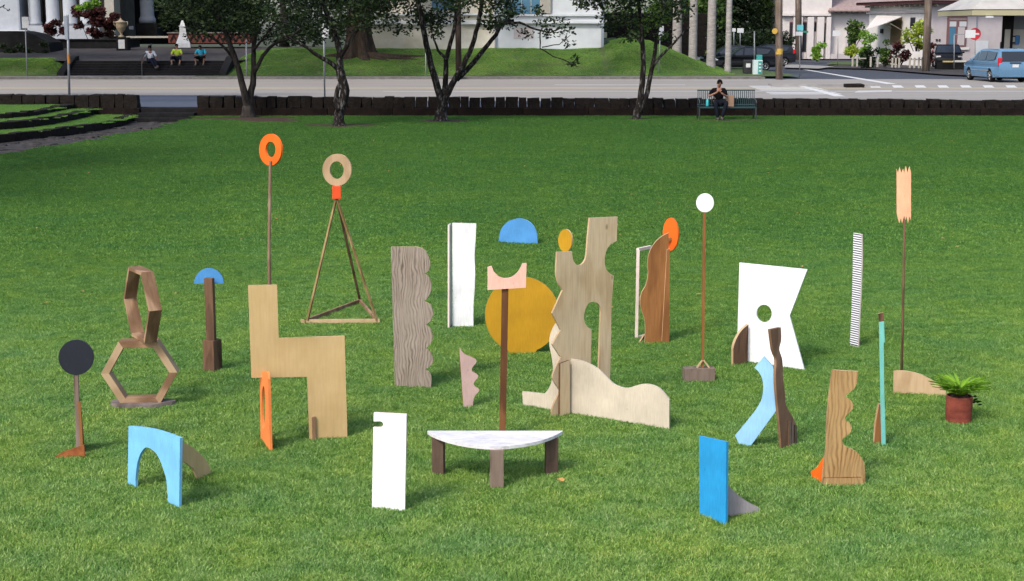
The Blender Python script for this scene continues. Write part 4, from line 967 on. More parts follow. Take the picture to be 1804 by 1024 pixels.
# ------------------------------------------------------------------ people
def skinmesh(name, verts, edges, radii, mat, parent, root=0, sub=1):
    me = bpy.data.meshes.new(name); me.from_pydata([tuple(v) for v in verts], edges, [])
    o = link(name, me, mat, parent, world=False)
    sk = o.modifiers.new('skin', 'SKIN'); sk.use_smooth_shade = True
    for i, rr in enumerate(radii):
        d = me.skin_vertices[0].data[i]; d.radius = rr if isinstance(rr, tuple) else (rr, rr); d.use_root = (i == root)
    su = o.modifiers.new('sub', 'SUBSURF'); su.levels = sub; su.render_levels = sub
    return o
def person(label, loc, J, skin, top, bottom, rz=0, sc=1.0, sleeve=.55, legcover=1.0, group=None, hat=None):
    """J: joints dict in person space (x to the viewer's right, -y forward). One continuous skinned body with clothing over it."""
    root = thing('person', label, 'person', loc, group); root.rotation_euler = (0, 0, rz); root.scale = (sc,) * 3
    V = Vector; P = {k: V(v) for k, v in J.items()}
    names = ['pel', 'waist', 'chest', 'neck', 'headb', 'headm', 'headt', 'shl', 'ell', 'wrl', 'hal', 'shr', 'elr', 'wrr', 'har', 'hil', 'knl', 'anl', 'tol', 'hir', 'knr', 'anr', 'tor']
    P['waist'] = P['pel'].lerp(P['neck'], .35); P['chest'] = P['pel'].lerp(P['neck'], .72)
    hd = (P['head'] - P['neck']).normalized()
    P['headb'] = P['neck'].lerp(P['head'], .45); P['headm'] = P['head']; P['headt'] = P['head'] + hd * .085
    rad = dict(pel=(.13, .11), waist=(.125, .10), chest=(.15, .11), neck=.052, headb=.062, headm=(.078, .092), headt=(.06, .07), shl=.062, ell=.042, wrl=.030, hal=.032, shr=.062, elr=.042, wrr=.030, har=.032, hil=.085, knl=.058, anl=.040, tol=.036, hir=.085, knr=.058, anr=.040, tor=.036)
    ed = [('pel', 'waist'), ('waist', 'chest'), ('chest', 'neck'), ('neck', 'headb'), ('headb', 'headm'), ('headm', 'headt'), ('chest', 'shl'), ('shl', 'ell'), ('ell', 'wrl'), ('wrl', 'hal'), ('chest', 'shr'), ('shr', 'elr'), ('elr', 'wrr'), ('wrr', 'har'), ('pel', 'hil'), ('hil', 'knl'), ('knl', 'anl'), ('anl', 'tol'), ('pel', 'hir'), ('hir', 'knr'), ('knr', 'anr'), ('anr', 'tor')]
    ix = {n_: i for i, n_ in enumerate(names)}
    skinmesh('body', [P[n_] for n_ in names], [(ix[a], ix[b_]) for a, b_ in ed], [rad[n_] for n_ in names], skin, root)
    ul = P['shl'].lerp(P['ell'], sleeve * 1.6 if sleeve < .63 else 1.0); ur = P['shr'].lerp(P['elr'], sleeve * 1.6 if sleeve < .63 else 1.0)
    skinmesh('shirt', [P['pel'] + V((0, 0, -.01)), P['waist'], P['chest'], P['neck'] - V((0, 0, .045)), P['shl'], ul, P['shr'], ur], [(0, 1), (1, 2), (2, 3), (2, 4), (4, 5), (2, 6), (6, 7)], [(.155, .135), (.15, .125), (.172, .132), .075, .082, .068, .082, .068], top, root, 0)
    kl, kr = P['knl'].lerp(P['anl'], legcover), P['knr'].lerp(P['anr'], legcover)
    skinmesh('trousers', [P['pel'], P['hil'], P['knl'], kl, P['hir'], P['knr'], kr], [(0, 1), (1, 2), (2, 3), (0, 4), (4, 5), (5, 6)], [(.158, .14), .108, .078, .062, .108, .078, .062], bottom, root, 0)
    for a, b_ in (('anl', 'tol'), ('anr', 'tor')):
        skinmesh('shoe', [P[a] - V((0, -.03, .035)), P[a].lerp(P[b_], .5) - V((0, 0, .01)), P[b_]], [(0, 1), (1, 2)], [.075, .07, .058], M['shoe'], root)
    # face and hair
    fw = V((0, -1, 0)); h = P['head']
    mb = MB(); mb.lathe([(.001, .118), (.05, .108), (.082, .07), (.094, .02), (.09, -.02), (.075, -.035)], (h.x, h.y + .018, h.z + .01), 14); mb.build('hair' if not hat else 'cap', hat or M['hair'], root, world=False, smooth=True)
    mb = MB(); mb.add([(h.x - .014, h.y - .088, h.z - .03), (h.x + .014, h.y - .088, h.z - .03), (h.x, h.y - .118, h.z - .026), (h.x, h.y - .088, h.z + .02)], [(0, 1, 2), (1, 3, 2), (3, 0, 2)]); mb.build('nose', skin, root, world=False)
    for sx in (-1, 1):
        mb = MB(); mb.lathe([(.001, -.012), (.014, -.006), (.016, .004), (.001, .01)], (h.x + sx * .032, h.y - .084, h.z + .018), 8, axis='y'); mb.build('eye', M['hair'], root, world=False)
        mb = MB(); mb.lathe([(.001, -.012), (.02, 0), (.001, .012)], (h.x + sx * .092, h.y + .008, h.z - .005), 8, axis='y'); mb.build('ear', skin, root, world=False)
    # fingers: short chains that start inside the palm
    for hn, wn in (('hal', 'wrl'), ('har', 'wrr')):
        d = (P[hn] - P[wn]).normalized(); sd_ = d.cross(V((0, 0, 1))); sd_ = sd_.normalized() if sd_.length > .1 else V((1, 0, 0)); mb = MB()
        for i, L in enumerate((.06, .072, .068, .052)):
            b0 = P[hn] + sd_ * (i - 1.5) * .018; mb.tube([b0, b0 + d * L * .6, b0 + d * L + V((0, 0, -.022))], [.010, .009, .007], 6)
        b0 = P[wn].lerp(P[hn], .55) + sd_ * .028; mb.tube([b0, b0 + sd_ * .03 + d * .025, b0 + sd_ * .035 + d * .05], [.012, .010, .008], 6)
        mb.build('fingers', skin, root, world=False, smooth=True)
    return root
def sit(hs, ft=0.0, **kw):
    J = dict(pel=(0, .02, hs + .11), neck=(0, .0, hs + .60), head=(0, -.04, hs + .745), shl=(-.185, 0, hs + .52), shr=(.185, 0, hs + .52),
             ell=(-.25, -.12, hs + .27), wrl=(-.17, -.34, hs + .22), hal=(-.14, -.42, hs + .22), elr=(.25, -.12, hs + .27), wrr=(.17, -.34, hs + .22), har=(.14, -.42, hs + .22),
             hil=(-.10, 0, hs + .10), knl=(-.16, -.43, hs + .12), anl=(-.14, -.44, ft + .08), tol=(-.14, -.58, ft + .045), hir=(.10, 0, hs + .10), knr=(.16, -.43, hs + .12), anr=(.14, -.44, ft + .08), tor=(.14, -.58, ft + .045))
    J.update(kw); return J
px_ = at(1266, 190, BY - .1).x
person('man in black shirt eating while seated on the green park bench', (px_, BY - .02, 0),
       sit(.47, 0, head=(.02, -.07, 1.215), ell=(-.34, -.10, .78), wrl=(-.10, -.30, .92), hal=(-.03, -.30, 1.0), elr=(.27, -.12, .76), wrr=(.10, -.33, .86), har=(.03, -.34, .92), knr=(.22, -.44, .60), anr=(.05, -.52, .09), tor=(.06, -.66, .045), anl=(-.07, -.46, .08), tol=(-.08, -.60, .045)), M['skin'], M['black'], M['denim'], sc=1.06)

# ------------------------------------------------------------------ stairs, plaza and left background
SX0, SX1 = at(115, 125, 88.5).x, at(385, 125, 88.5).x
s = thing('street_stairs', 'wide dark stone stairs across the street with people sitting on them', 'stairs', ((SX0 + SX1) / 2, 88.6, .42))
NS = 6
for k in range(NS):
    mb = MB(); mb.box((0, 1.3 - k * .18, .07), (SX1 - SX0, 2.9 - k * .36, .137)); mb.build('step', M['blackstep'], s, ((SX0 + SX1) / 2, 88.8 + .18 * k + .15 + .18 * k * .0 + .17 * k, .42 + .139 * k), bevel=.012)
for sx, lab in ((SX0, 0), (SX1, 1)):
    mb = MB(); q = [(88.3, .42), (91.6, .42), (91.6, 1.55), (90.9, 1.5), (88.4, .62)]
    vs = [(-.22, y - 88.6, z - .42) for y, z in q] + [(.22, y - 88.6, z - .42) for y, z in q]
    mb.add(vs, [(0, 1, 2, 3, 4), (9, 8, 7, 6, 5)] + [(i, 5 + i, 5 + (i + 1) % 5, (i + 1) % 5) for i in range(5)]); mb.build('wing_wall', M['walldark'], s, (sx + (-.25 if lab == 0 else .25), 88.6, .42))
p0, p1 = at(249, 133, 88.5), at(258, 76, 91.0)
mb = MB(); mb.tube([(p0.x, 88.7, .42), (p0.x, 88.75, 1.4), (p0.x + .05, 91.0, 2.25), (p0.x + .05, 91.05, 1.3)], .035, 8); mb.build('handrail', M['benchleg'], s)
ZP = 1.25
sheet('plaza', [(SX0 - 12, 91.0, ZP), (SX1 + .6, 91.0, ZP), (SX1 + 9, 106, 1.9), (SX0 - 12, 106, 1.9)], 0, M['plaza'])
person('man in white tee sitting on the dark stairs leaning on one arm', (at(264, 110, 89.6).x, 89.75, .82),
       sit(.30, 0, ell=(.34, -.05, .55), wrl=(.3, -.22, .38), hal=(.28, -.30, .36), elr=(-.34, .05, .52), wrr=(-.40, .0, .30), har=(-.42, -.05, .24), shl=(.185, 0, .82), shr=(-.185, 0, .82), knl=(.30, -.36, .44), anl=(.45, -.50, .12), tol=(.55, -.58, .08), knr=(.16, -.40, .40), anr=(.36, -.52, .06), tor=(.48, -.60, .04), hil=(.1, 0, .40), hir=(-.1, 0, .40)), M['skind'], M['tee'], M['navyc'], sc=1.18, group='people sitting on the stairs')
for u, lab, tp, bt, lc, fl in ((312, 'person in lime green tee sitting on top of the dark stairs', M['lime'], M['navyc'], .45, 1), (354, 'person in teal tee bending forward on the dark stairs', M['tealtee'], M['black'], .35, 0)):
    hd = (0, -.10, 1.06) if fl else (0, -.26, .98)
    person(lab, (at(u, 108, 90.4).x, 90.55, .96), sit(.31, 0, neck=(0, -.06 if fl else -.14, .90), head=hd, shl=(-.19, -.05, .83), shr=(.19, -.05, .83), ell=(-.30, -.20, .58), elr=(.30, -.20, .58), wrl=(-.10, -.40, .56), wrr=(.10, -.40, .56), hal=(-.03, -.43, .58), har=(.03, -.43, .58), knl=(-.25, -.40, .46), knr=(.25, -.40, .46), anl=(-.20, -.50, .08), anr=(.20, -.50, .08), tol=(-.22, -.62, .05), tor=(.22, -.62, .05)), M['skin'] if fl else M['skind'], tp, bt, sc=1.12, legcover=lc, group='people sitting on the stairs')

def pb(mbx, u0, v0, u1, v1, Y, dp, mi=0, loc=None, push=0.0):
    """box whose front face spans a measured rectangle at distance Y"""
    a, b_ = at(u0, v0, Y), at(u1, v1, Y); um = (u0 + u1) / 2
    z1, z0 = at(um, v0, Y).z, at(um, v1, Y).z
    mbx.box(((a.x + b_.x) / 2, Y + dp / 2 + push, (z0 + z1) / 2), (abs(b_.x - a.x), dp, abs(z1 - z0)), mi=mi); return mbx
def pbox(name, u0, v0, u1, v1, Y, dp, mat, parent=None, bevel=0, push=0.0):
    mb = MB(); pb(mb, u0, v0, u1, v1, Y, dp, push=push)
    c = Vector((sum(v[0] for v in mb.v) / 8, sum(v[1] for v in mb.v) / 8, min(v[2] for v in mb.v)))
    mb.v = [tuple(Vector(v) - c) for v in mb.v]
    return mb.build(name, mat, parent, c, bevel=bevel)
def signpost(label, u, vt, vb, Y, plate=None, zb=None, r_=.035, mat=None, name='sign_post', lean=0.0, extra=None, group='sign posts along the street'):
    b0 = at(u, vb, Y); t0 = at(u + lean, vt, Y); s_ = thing(name, label, 'sign' if plate else 'post', (b0.x, Y, b0.z), group)
    mb = MB(); mb.tube([(b0.x, Y, b0.z - .1), (t0.x, Y, t0.z)], r_, 8); mb.build('post', mat or M['galv'], s_, smooth=True)
    if plate:
        for (u0, v0, u1, v1, mt) in plate:
            pbox('plate', u0, v0, u1, v1, Y - r_ - .015, .012, mt, s_)
    if extra:
        for (v0, v1, mt) in extra:
            z0, z1 = at(u, v1, Y).z, at(u, v0, Y).z; xx = at(u + lean * .3, (v0 + v1) / 2, Y).x
            mb = MB(); mb.lathe([(r_ * 1.25, z0), (r_ * 1.25, z1)], (xx, Y, 0), 10); mb.build('band', mt, s_)
    return s_
signpost('grey sign post with white plate on the left grass bank', 48, 28, 138, 87.6, [(38, 30, 51, 50, M['signw'])], lean=-4)
signpost('tall street sign post with blue grey plate and orange band', 122, 26, 172, 60, [(112, 28, 120, 70, M['signdim'])], lean=-3, extra=[(96, 112, M['signorange'])], r_=.05)
signpost('bare grey post right of the dark stairs', 434, 70, 141, 86.9, None, lean=0, r_=.04)
signpost('grey post with white parking plate behind the second lawn tree', 572, 15, 175, 60, [(567, 48, 579, 66, M['signw'])], lean=-2)
signpost('thin grey post beside the forked lawn tree', 750, 76, 141, 86.9, None)
signpost('post with white plate right of the twin stemmed tree', 1161, 52, 133, 88.5, [(1157, 46, 1169, 65, M['signw'])], lean=2)

# left civic building
s = thing('civic_building', 'white columned civic building in shade at the far left', 'building', (at(80, 70, 113).x, 113, 1.9))
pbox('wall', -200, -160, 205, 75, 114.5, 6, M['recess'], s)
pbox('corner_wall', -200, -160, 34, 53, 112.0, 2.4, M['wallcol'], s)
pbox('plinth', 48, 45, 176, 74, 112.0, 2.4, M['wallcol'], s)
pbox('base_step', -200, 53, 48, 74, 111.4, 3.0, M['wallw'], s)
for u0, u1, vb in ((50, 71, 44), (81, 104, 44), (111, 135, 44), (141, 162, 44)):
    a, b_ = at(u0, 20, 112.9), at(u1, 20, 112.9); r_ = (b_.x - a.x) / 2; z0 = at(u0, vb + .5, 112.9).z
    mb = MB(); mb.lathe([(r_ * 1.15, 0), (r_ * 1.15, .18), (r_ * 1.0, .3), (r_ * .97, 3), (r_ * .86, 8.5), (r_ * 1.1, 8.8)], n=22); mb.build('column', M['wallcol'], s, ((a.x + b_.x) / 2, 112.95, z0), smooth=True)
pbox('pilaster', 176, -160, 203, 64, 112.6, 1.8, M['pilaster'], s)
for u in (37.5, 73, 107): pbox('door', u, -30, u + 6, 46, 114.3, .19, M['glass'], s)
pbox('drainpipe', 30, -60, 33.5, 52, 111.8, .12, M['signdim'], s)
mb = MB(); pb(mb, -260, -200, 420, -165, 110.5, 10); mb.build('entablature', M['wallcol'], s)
# portico further right
s = thing('portico', 'shaded portico with one white column beside the stone urn', 'building', (at(300, 70, 120).x, 120, 1.9))
pbox('wall', 205, -160, 430, 78, 123, 3, M['walldark'], s)
a, b_ = at(247, 20, 117), at(271, 20, 117); r_ = (b_.x - a.x) / 2; z0 = at(258, 41, 117).z
mb = MB(); mb.lathe([(r_ * 1.22, 0), (r_ * 1.22, .35), (r_ * 1.1, .42), (r_ * 1.0, .6), (r_ * .96, 3), (r_ * .85, 8)], n=22); mb.build('column', M['wallcol'], s, ((a.x + b_.x) / 2, 117, z0), smooth=True)
pbox('column_base', 240, 41.2, 277, 66, 116, 2.0, M['walldark'], s)
pbox('ledge', 222, 64, 296, 67, 113, 3, M['pilaster'], s)
pbox('notice', 227, 46, 235, 52, 115.9, .05, M['signw'], s)
# dark terrace walls
s = thing('terrace_wall', 'black retaining wall below the columned building', 'retaining wall', (at(150, 85, 104).x, 104, 1.6))
pbox('wall', 76, 71, 222, 94, 104, 4, M['walldark'], s)
pbox('coping', 74, 69.3, 223, 71, 103.9, 4.2, M['blackstep'], s)
s = thing('ramp_wall', 'black sloping ramp wall at the far left of the street', 'retaining wall', (at(20, 90, 100).x, 100, 1.2))
a = [at(u, v, 99.5) for u, v in ((-160, 102), (92, 102), (85, 75), (58, 60), (34, 55), (-160, 55))]
mb = MB(); mb.prism([[(q.x, q.z) for q in a]], 0, 3.0, 0, 0); mb.build('wall', M['walldark'], s, (0, 99.5, 0))
# urn on its pier
s = thing('stone_urn', 'tan stone urn on a black pier with a white notice', 'urn', (at(214, 90, 102).x, 102, 1.6))
pbox('pier', 204, 66, 225, 93, 101.6, .85, M['walldark'], s)
pbox('notice', 208, 70, 220, 86, 101.55, .04, M['signw'], s)
c = at(214, 66, 102); k = 33 * 102 / 2630
mb = MB(); mb.lathe([(.16 * k, 0), (.16 * k, .06 * k), (.06 * k, .14 * k), (.08 * k, .24 * k), (.22 * k, .42 * k), (.27 * k, .62 * k), (.26 * k, .74 * k), (.30 * k, .78 * k), (.30 * k, .81 * k), (.12 * k, .88 * k), (.05 * k, .94 * k), (.03 * k, 1.0 * k)], n=20); mb.build('vase', M['urn'], s, c, smooth=True)
for sx in (-1, 1):
    mb = MB(); mb.tube([(sx * .25 * k, 0, .55 * k), (sx * .36 * k, 0, .68 * k), (sx * .36 * k, 0, .82 * k), (sx * .27 * k, 0, .80 * k)], .03 * k, 7); mb.build('handle', M['urn'], s, c, smooth=True)
# pedestal and brick planter
s = thing('monument', 'white flared monument pedestal on the plaza above the stairs', 'monument', (at(323, 83, 98).x, 98, at(323, 83, 98).z))
c = at(323, 84, 98); k = 48 * 98 / 2630
def sq(mb, prof, k):
    for (r0, z0), (r1, z1) in zip(prof[:-1], prof[1:]):
        mb.add([(sx * r0 * k, sy * r0 * k, z0 * k) for sx, sy in ((-1, -1), (1, -1), (1, 1), (-1, 1))] + [(sx * r1 * k, sy * r1 * k, z1 * k) for sx, sy in ((-1, -1), (1, -1), (1, 1), (-1, 1))], [(0, 1, 5, 4), (1, 2, 6, 5), (2, 3, 7, 6), (3, 0, 4, 7), (4, 5, 6, 7)])
mb = MB(); sq(mb, [(.26, 0), (.25, .16), (.235, .17), (.22, .22), (.15, .40), (.115, .55), (.11, .74)], k); mb.build('pedestal', M['stonew'], s, c, R(10))
mb = MB(); sq(mb, [(.12, .745), (.12, .79), (.09, .80), (.03, .98)], k); mb.build('cap', M['stonew'], s, c, R(10))
s = thing('brick_planter', 'low red brick planter wall with a zigzag pattern behind the pedestal', 'planter', (at(340, 75, 104).x, 104, 1.7))
pbox('wall', 296, 59, 440, 76, 104, 2.5, M['brick'], s)
pbox('coping', 294, 57, 442, 59, 103.9, 2.7, M['kerb'], s)
for i in range(12):
    u = 300 + i * 11.5; a, b_ = at(u, 73, 103.96), at(u + 5.7, 62, 103.96); c = at(u + 11.4, 73, 103.96)
    mb = MB(); mb.bar(a, b_, .03, .09); mb.bar(b_, c, .03, .09); mb.build('zigzag_course', M['walldark'], s)

# mid white building
s = thing('white_building', 'white stucco building with horizontal ledges on top of the grass bank', 'building', (at(860, 88, 97).x, 97, 1.8))
pbox('front_wall', 873, -260, 1062, 92, 97.0, 10, M['wallw'], s)
pbox('side_wall', 640, -260, 872.5, 92, 97.6, 9, M['wallbeige'], s)
pbox('ledge', 640, 36, 872.5, 43, 97.35, .3, M['wallw'], s)
pbox('ledge', 873, 25, 1062, 28.5, 96.85, .16, M['wallw'], s)
pbox('ledge', 873, 38, 1062, 41.5, 96.75, .26, M['wallw'], s)
pbox('ledge', 640, 24, 872.5, 27, 97.4, .25, M['wallw'], s)
pbox('pilaster', 953, -260, 970, 24, 96.8, .22, M['pilaster'], s)
w_ = pbox('window', 888, -70, 950, 24, 96.93, .08, M['glassblue'], s)
for u in (900, 918, 935): pbox('mullion', u, -70, u + 1.5, 24, 96.89, .035, M['pilaster'], w_)
pbox('vent_panel', 905, 48, 940, 68, 96.97, .04, M['mauvewall'], s)
for u in (871, 1061): pbox('drainpipe', u, -100, u + 2.6, 90, 96.8, .1, M['signdim'], s)
pbox('window', 760, -60, 800, 18, 97.5, .12, M['glassblue'], s)
# lava block wall beyond the bank
s = thing('block_wall', 'dark lava block retaining wall right of the white building', 'retaining wall', (at(1110, 60, 108).x, 108, 2.0))
a0, a1 = at(1062, 75, 108), at(1240, 75, 108); z1 = at(1100, 24, 108).z
rr_ = random.Random(2); rows = 7; zz0 = 1.2; hh = (z1 - zz0) / rows
blk = rock(1, 1, 1, 77); blk.materials.append(M['lava'])
for j in range(rows):
    x = a0.x + (.3 if j % 2 else 0)
    while x < a1.x:
        w_ = rr_.uniform(.5, .9); o = link('block', blk, M['lava'], s, (x + w_ / 2, 108, zz0 + j * hh)); o.scale = (w_ * 1.02, .6, hh * 1.02); x += w_

# ------------------------------------------------------------------ trees
def limb(mb, pts, Y, r0, r1, dy=0.0, wob=.0):
    n = len(pts); P = []; 
    for i, (u, v) in enumerate(pts): P.append(at(u, v, Y + dy * i / max(1, n - 1)))
    Q = []
    for i in range(n - 1):
        for k in range(3): Q.append(P[i].lerp(P[i + 1], k / 3) + Vector((random.uniform(-wob, wob), 0, random.uniform(-wob, wob))))
    Q.append(P[-1]); m_ = len(Q)
    mb.tube(Q, [r0 + (r1 - r0) * i / (m_ - 1) for i in range(m_)], 9)
    return P
def lawn_tree(label, base, limbs, clumps, nleaf, leaf, bark, seed, size=.15, extra=None):
    Y = ground(*base, 0).y; b0 = ground(*base, 0)
    s_ = thing('lawn_tree', label, 'tree', (b0.x, b0.y, 0), 'small trees along the stone wall')
    for i, (pts, r0, r1, dy) in enumerate(limbs):
        mb = MB()
        if i == 0:
            p = at(*pts[0], Y); mb.tube([p + Vector((0, 0, -.1)), p + Vector((0, 0, .05)), p + Vector((0, 0, .14)), p + Vector((0, 0, .26)), p + Vector((0, 0, .42))], [r0 * 1.7, r0 * 1.4, r0 * 1.18, r0 * 1.04, r0 * .9], 11)
        limb(mb, pts, Y, r0, r1, dy, .014); mb.build('trunk' if i == 0 else 'limb', bark, s_, smooth=True)
    cl = []
    r_ = random.Random(seed)
    for (u, v, rad, dy) in clumps: p = at(u, v, Y + dy); cl.append((p.x, p.y, p.z, rad))
    # the crown goes on above the picture
    top = max(c[2] for c in cl); xs = [c[0] for c in cl]; x0, x1 = min(xs), max(xs)
    for k in range(22):
        cl.append((r_.uniform(x0, x1), Y + r_.uniform(-1.9, 1.9), r_.uniform(4.2, 6.4), r_.uniform(.5, .8)))
    loft_leaf('crown', cl, nleaf, size, leaf, s_, seed)
    if extra: loft_leaf('inner_leaves', [(*at(u, v, Y + dy), rad) for u, v, rad, dy in extra], 500, size * .9, M['leafmid'], s_, seed + 50)
    return s_
def cl_row(spec, seed):
    r_ = random.Random(seed); out = []
    for (u0, u1, v0, v1, n, rad) in spec:
        for k in range(n): out.append((r_.uniform(u0, u1), r_.uniform(v0, v1), rad * r_.uniform(.7, 1.25), r_.uniform(-1.4, 1.4)))
    return out
lawn_tree('leftmost lawn tree with dark trunk forking low beside the park steps', (437, 207),
          [([(437, 207), (437, 188), (434, 168)], .21, .13, 0), ([(436, 196), (433, 174), (426, 145), (417, 112), (402, 70), (385, 30), (372, -10)], .15, .06, -.6), ([(438, 196), (440, 172), (445, 150), (447, 118), (446, 85), (452, 45), (462, -10)], .15, .05, .4), ([(447, 130), (463, 98), (482, 78), (506, 70), (530, 50)], .08, .03, .5), ([(415, 108), (392, 80), (360, 58), (330, 48)], .06, .02, -.8), ([(446, 90), (470, 60), (500, 20)], .05, .02, -.6)],
          cl_row([(335, 480, -30, 35, 17, .52), (335, 470, 25, 68, 12, .38), (430, 570, -30, 40, 12, .50), (440, 530, 40, 75, 6, .32), (290, 350, -20, 30, 4, .35)], 1), 9000, M['leaf'], M['barkdark'], 101)
lawn_tree('second lawn tree with a twisted lichen spotted trunk', (597, 222),
          [([(597, 224), (597, 200), (604, 180), (608, 160), (602, 140), (598, 122)], .17, .15, 0), ([(598, 124), (584, 112), (560, 98), (541, 84), (520, 72), (498, 60)], .09, .03, -.5), ([(599, 124), (598, 92), (590, 62), (578, 30), (560, -10)], .12, .06, .3), ([(602, 142), (594, 160), (592, 178), (597, 196)], .07, .09, -.12), ([(600, 100), (625, 60), (645, 30), (660, -10)], .07, .03, .5), ([(590, 62), (612, 30), (620, -10)], .05, .02, .8)],
          cl_row([(520, 690, -30, 40, 18, .52), (540, 640, 30, 70, 9, .36), (640, 690, 30, 60, 4, .30), (470, 560, -10, 50, 6, .36)], 2), 7600, M['leaf'], M['bark'], 102)
lawn_tree('third lawn tree with many dark limbs spreading from one base', (777, 214),
          [([(777, 216), (778, 195), (783, 166)], .21, .13, 0), ([(777, 198), (777, 176), (769, 148), (758, 112), (748, 62), (738, 10), (730, -20)], .15, .07, -.4), ([(779, 196), (782, 172), (785, 140), (786, 105), (794, 75), (802, 40), (806, -10)], .12, .05, .5), ([(780, 198), (785, 172), (800, 142), (816, 116), (832, 80), (842, 45), (852, -10)], .13, .06, -.3), ([(804, 140), (828, 118), (852, 88), (874, 62), (884, 40), (905, 36)], .10, .05, .6), ([(786, 105), (772, 90), (762, 60)], .06, .03, .8), ([(884, 42), (915, 40), (945, 52), (968, 58), (990, 48)], .05, .02, .4), ([(952, 54), (952, 85), (975, 100), (1000, 108), (1018, 118)], .025, .012, .3), ([(955, 84), (985, 78), (1005, 62)], .02, .01, -.3)],
          cl_row([(690, 800, -30, 40, 13, .48), (690, 780, 30, 58, 6, .30), (800, 900, -30, 40, 14, .46), (840, 900, 35, 60, 4, .28), (880, 960, 10, 42, 7, .26), (925, 1010, 28, 62, 8, .24), (990, 1015, 66, 82, 3, .16), (1005, 1030, 98, 116, 3, .18), (655, 700, -10, 40, 4, .3)], 3), 9200, M['leaf'], M['bark'], 103)
lawn_tree('rightmost lawn tree with two pale spotted stems left of the bench', (1122, 211),
          [([(1122, 212), (1124, 194), (1130, 160), (1134, 120), (1132, 80), (1128, 30), (1124, -10)], .13, .06, 0), ([(1126, 200), (1138, 172), (1145, 140), (1152, 105), (1156, 65), (1166, 20), (1172, -10)], .10, .05, .4), ([(1150, 118), (1165, 98), (1182, 82), (1200, 62), (1215, 48)], .055, .03, -.3), ([(1132, 80), (1110, 50), (1080, 20)], .05, .02, .5)],
          cl_row([(1055, 1210, -30, 30, 18, .48), (1065, 1190, 25, 66, 11, .34), (1010, 1075, -20, 12, 5, .28), (1060, 1080, 30, 62, 3, .2)], 4), 7000, M['leaf'], M['bark'], 104, extra=[(1130, 45, .5, .2), (1158, 30, .5, -.3), (1165, 62, .25, 0)])
# overhanging sprig at the top left corner belongs to a tree just outside the picture
s = thing('corner_tree', 'leafy branch tip reaching in at the top left corner', 'tree', (at(-60, 120, 58).x, 58, .3))
mb = MB(); b0 = at(-60, 160, 58); mb.tube([(b0.x, 58, .2), (b0.x - .1, 58, 2.2), (b0.x + .1, 57.9, 4.0)], [.16, .13, .08], 9); mb.build('trunk', M['barkdark'], s, smooth=True)
mb = MB(); mb.tube([(b0.x, 58, 2.6), at(-25, 20, 57.8), at(4, 12, 57.6), at(14, 18, 57.5)], [.06, .04, .02, .008], 7); mb.build('limb', M['barkdark'], s, smooth=True)
loft_leaf('crown', [(*at(8, 12, 57.6), .14), (*at(14, 18, 57.5), .09), (*at(-30, 0, 57.8), .5), (b0.x, 58, 4.6, .9), (b0.x - .8, 57.5, 4.3, .8)], 700, .12, M['leaf'], s, 8)
loft_leaf('shade_crown', [(b0.x + random.uniform(-7, 8), random.uniform(55, 62), random.uniform(5.2, 9), random.uniform(.8, 1.4)) for _ in range(40)], 8000, .26, M['leaf'], s, 9)  # unseen upper crown, added to shade the terraces and left wall
mb = MB(); mb.tube([(b0.x + .1, 57.9, 4.0), (b0.x + .8, 57, 5.4), (b0.x + 2.6, 56, 6.6)], [.08, .06, .03], 7); mb.tube([(b0.x + .1, 57.9, 4.0), (b0.x - 1.4, 57, 5.6), (b0.x - 3, 55, 6.8)], [.08, .06, .03], 7); mb.build('limb', M['barkdark'], s, smooth=True)

# large old tree on the bank
s = thing('old_tree', 'massive old tree trunk with flared roots on the grass bank', 'tree', (at(632, 103, 93).x, 93, at(632, 103, 93).z))
c = at(632, 104, 93)
vs = []; fs = []; nn = 54; lv = [(0, 1.0), (.25, .78), (.7, .62), (1.5, .52), (3.0, .48), (5.5, .50)]
for z, r_ in lv:
    for k in range(nn):
        a_ = 6.283 * k / nn; rr = r_ * 1.35 * (1 + (.30 / (1 + z * .8)) * math.sin(5 * a_ + .5) + .10 * math.sin(9 * a_ + z * .7) + .04 * math.sin(17 * a_))
        vs.append((rr * math.cos(a_), rr * math.sin(a_), z - .15))
for i in range(len(lv) - 1):
    for k in range(nn): fs.append((i * nn + k, i * nn + (k + 1) % nn, (i + 1) * nn + (k + 1) % nn, (i + 1) * nn + k))
mb = MB(); mb.add(vs, fs); mb.build('trunk', M['bigbark'], s, c, smooth=True)
mb = MB()
for a_, L in ((-.2, 3.4), (.15, 4.2), (-.7, 2.0), (2.8, 1.8), (-2.2, 1.4)):
    pts = [Vector((c.x + .7 * math.cos(a_) + math.cos(a_) * L * t_, c.y - .4 + math.sin(a_) * L * t_ * .6 - .2, 0)) for t_ in (0, .35, .7, 1)]
    mb.tube([(q.x, q.y, bank_h(q.x, q.y) + .10 - .05 * i) for i, q in enumerate(pts)], [.26, .17, .11, .04], 8)
mb.build('roots', M['bigbark'], s, smooth=True)
cl = [(c.x + random.uniform(-3, 3), 93 + random.uniform(-2.5, 3), random.uniform(4.6, 6), random.uniform(.7, 1.1)) for _ in range(14)] + [(c.x + random.uniform(-10, 17), 88 + random.uniform(-6, 8), random.uniform(6.2, 10.5), random.uniform(1.0, 1.6)) for _ in range(38)]  # unseen upper clumps, spread and thinned to shade and dapple the bank
loft_leaf('crown', cl, 12500, .36, M['leafdark'], s, 21)
for dx in (-2.5, 2.2, .3):
    mb = MB(); mb.tube([(c.x, 93, c.z + 4.2), (c.x + dx * .5, 93.3, c.z + 5.2), (c.x + dx, 93, c.z + 7)], [.4, .28, .1], 9); mb.build('limb', M['bigbark'], s, smooth=True)

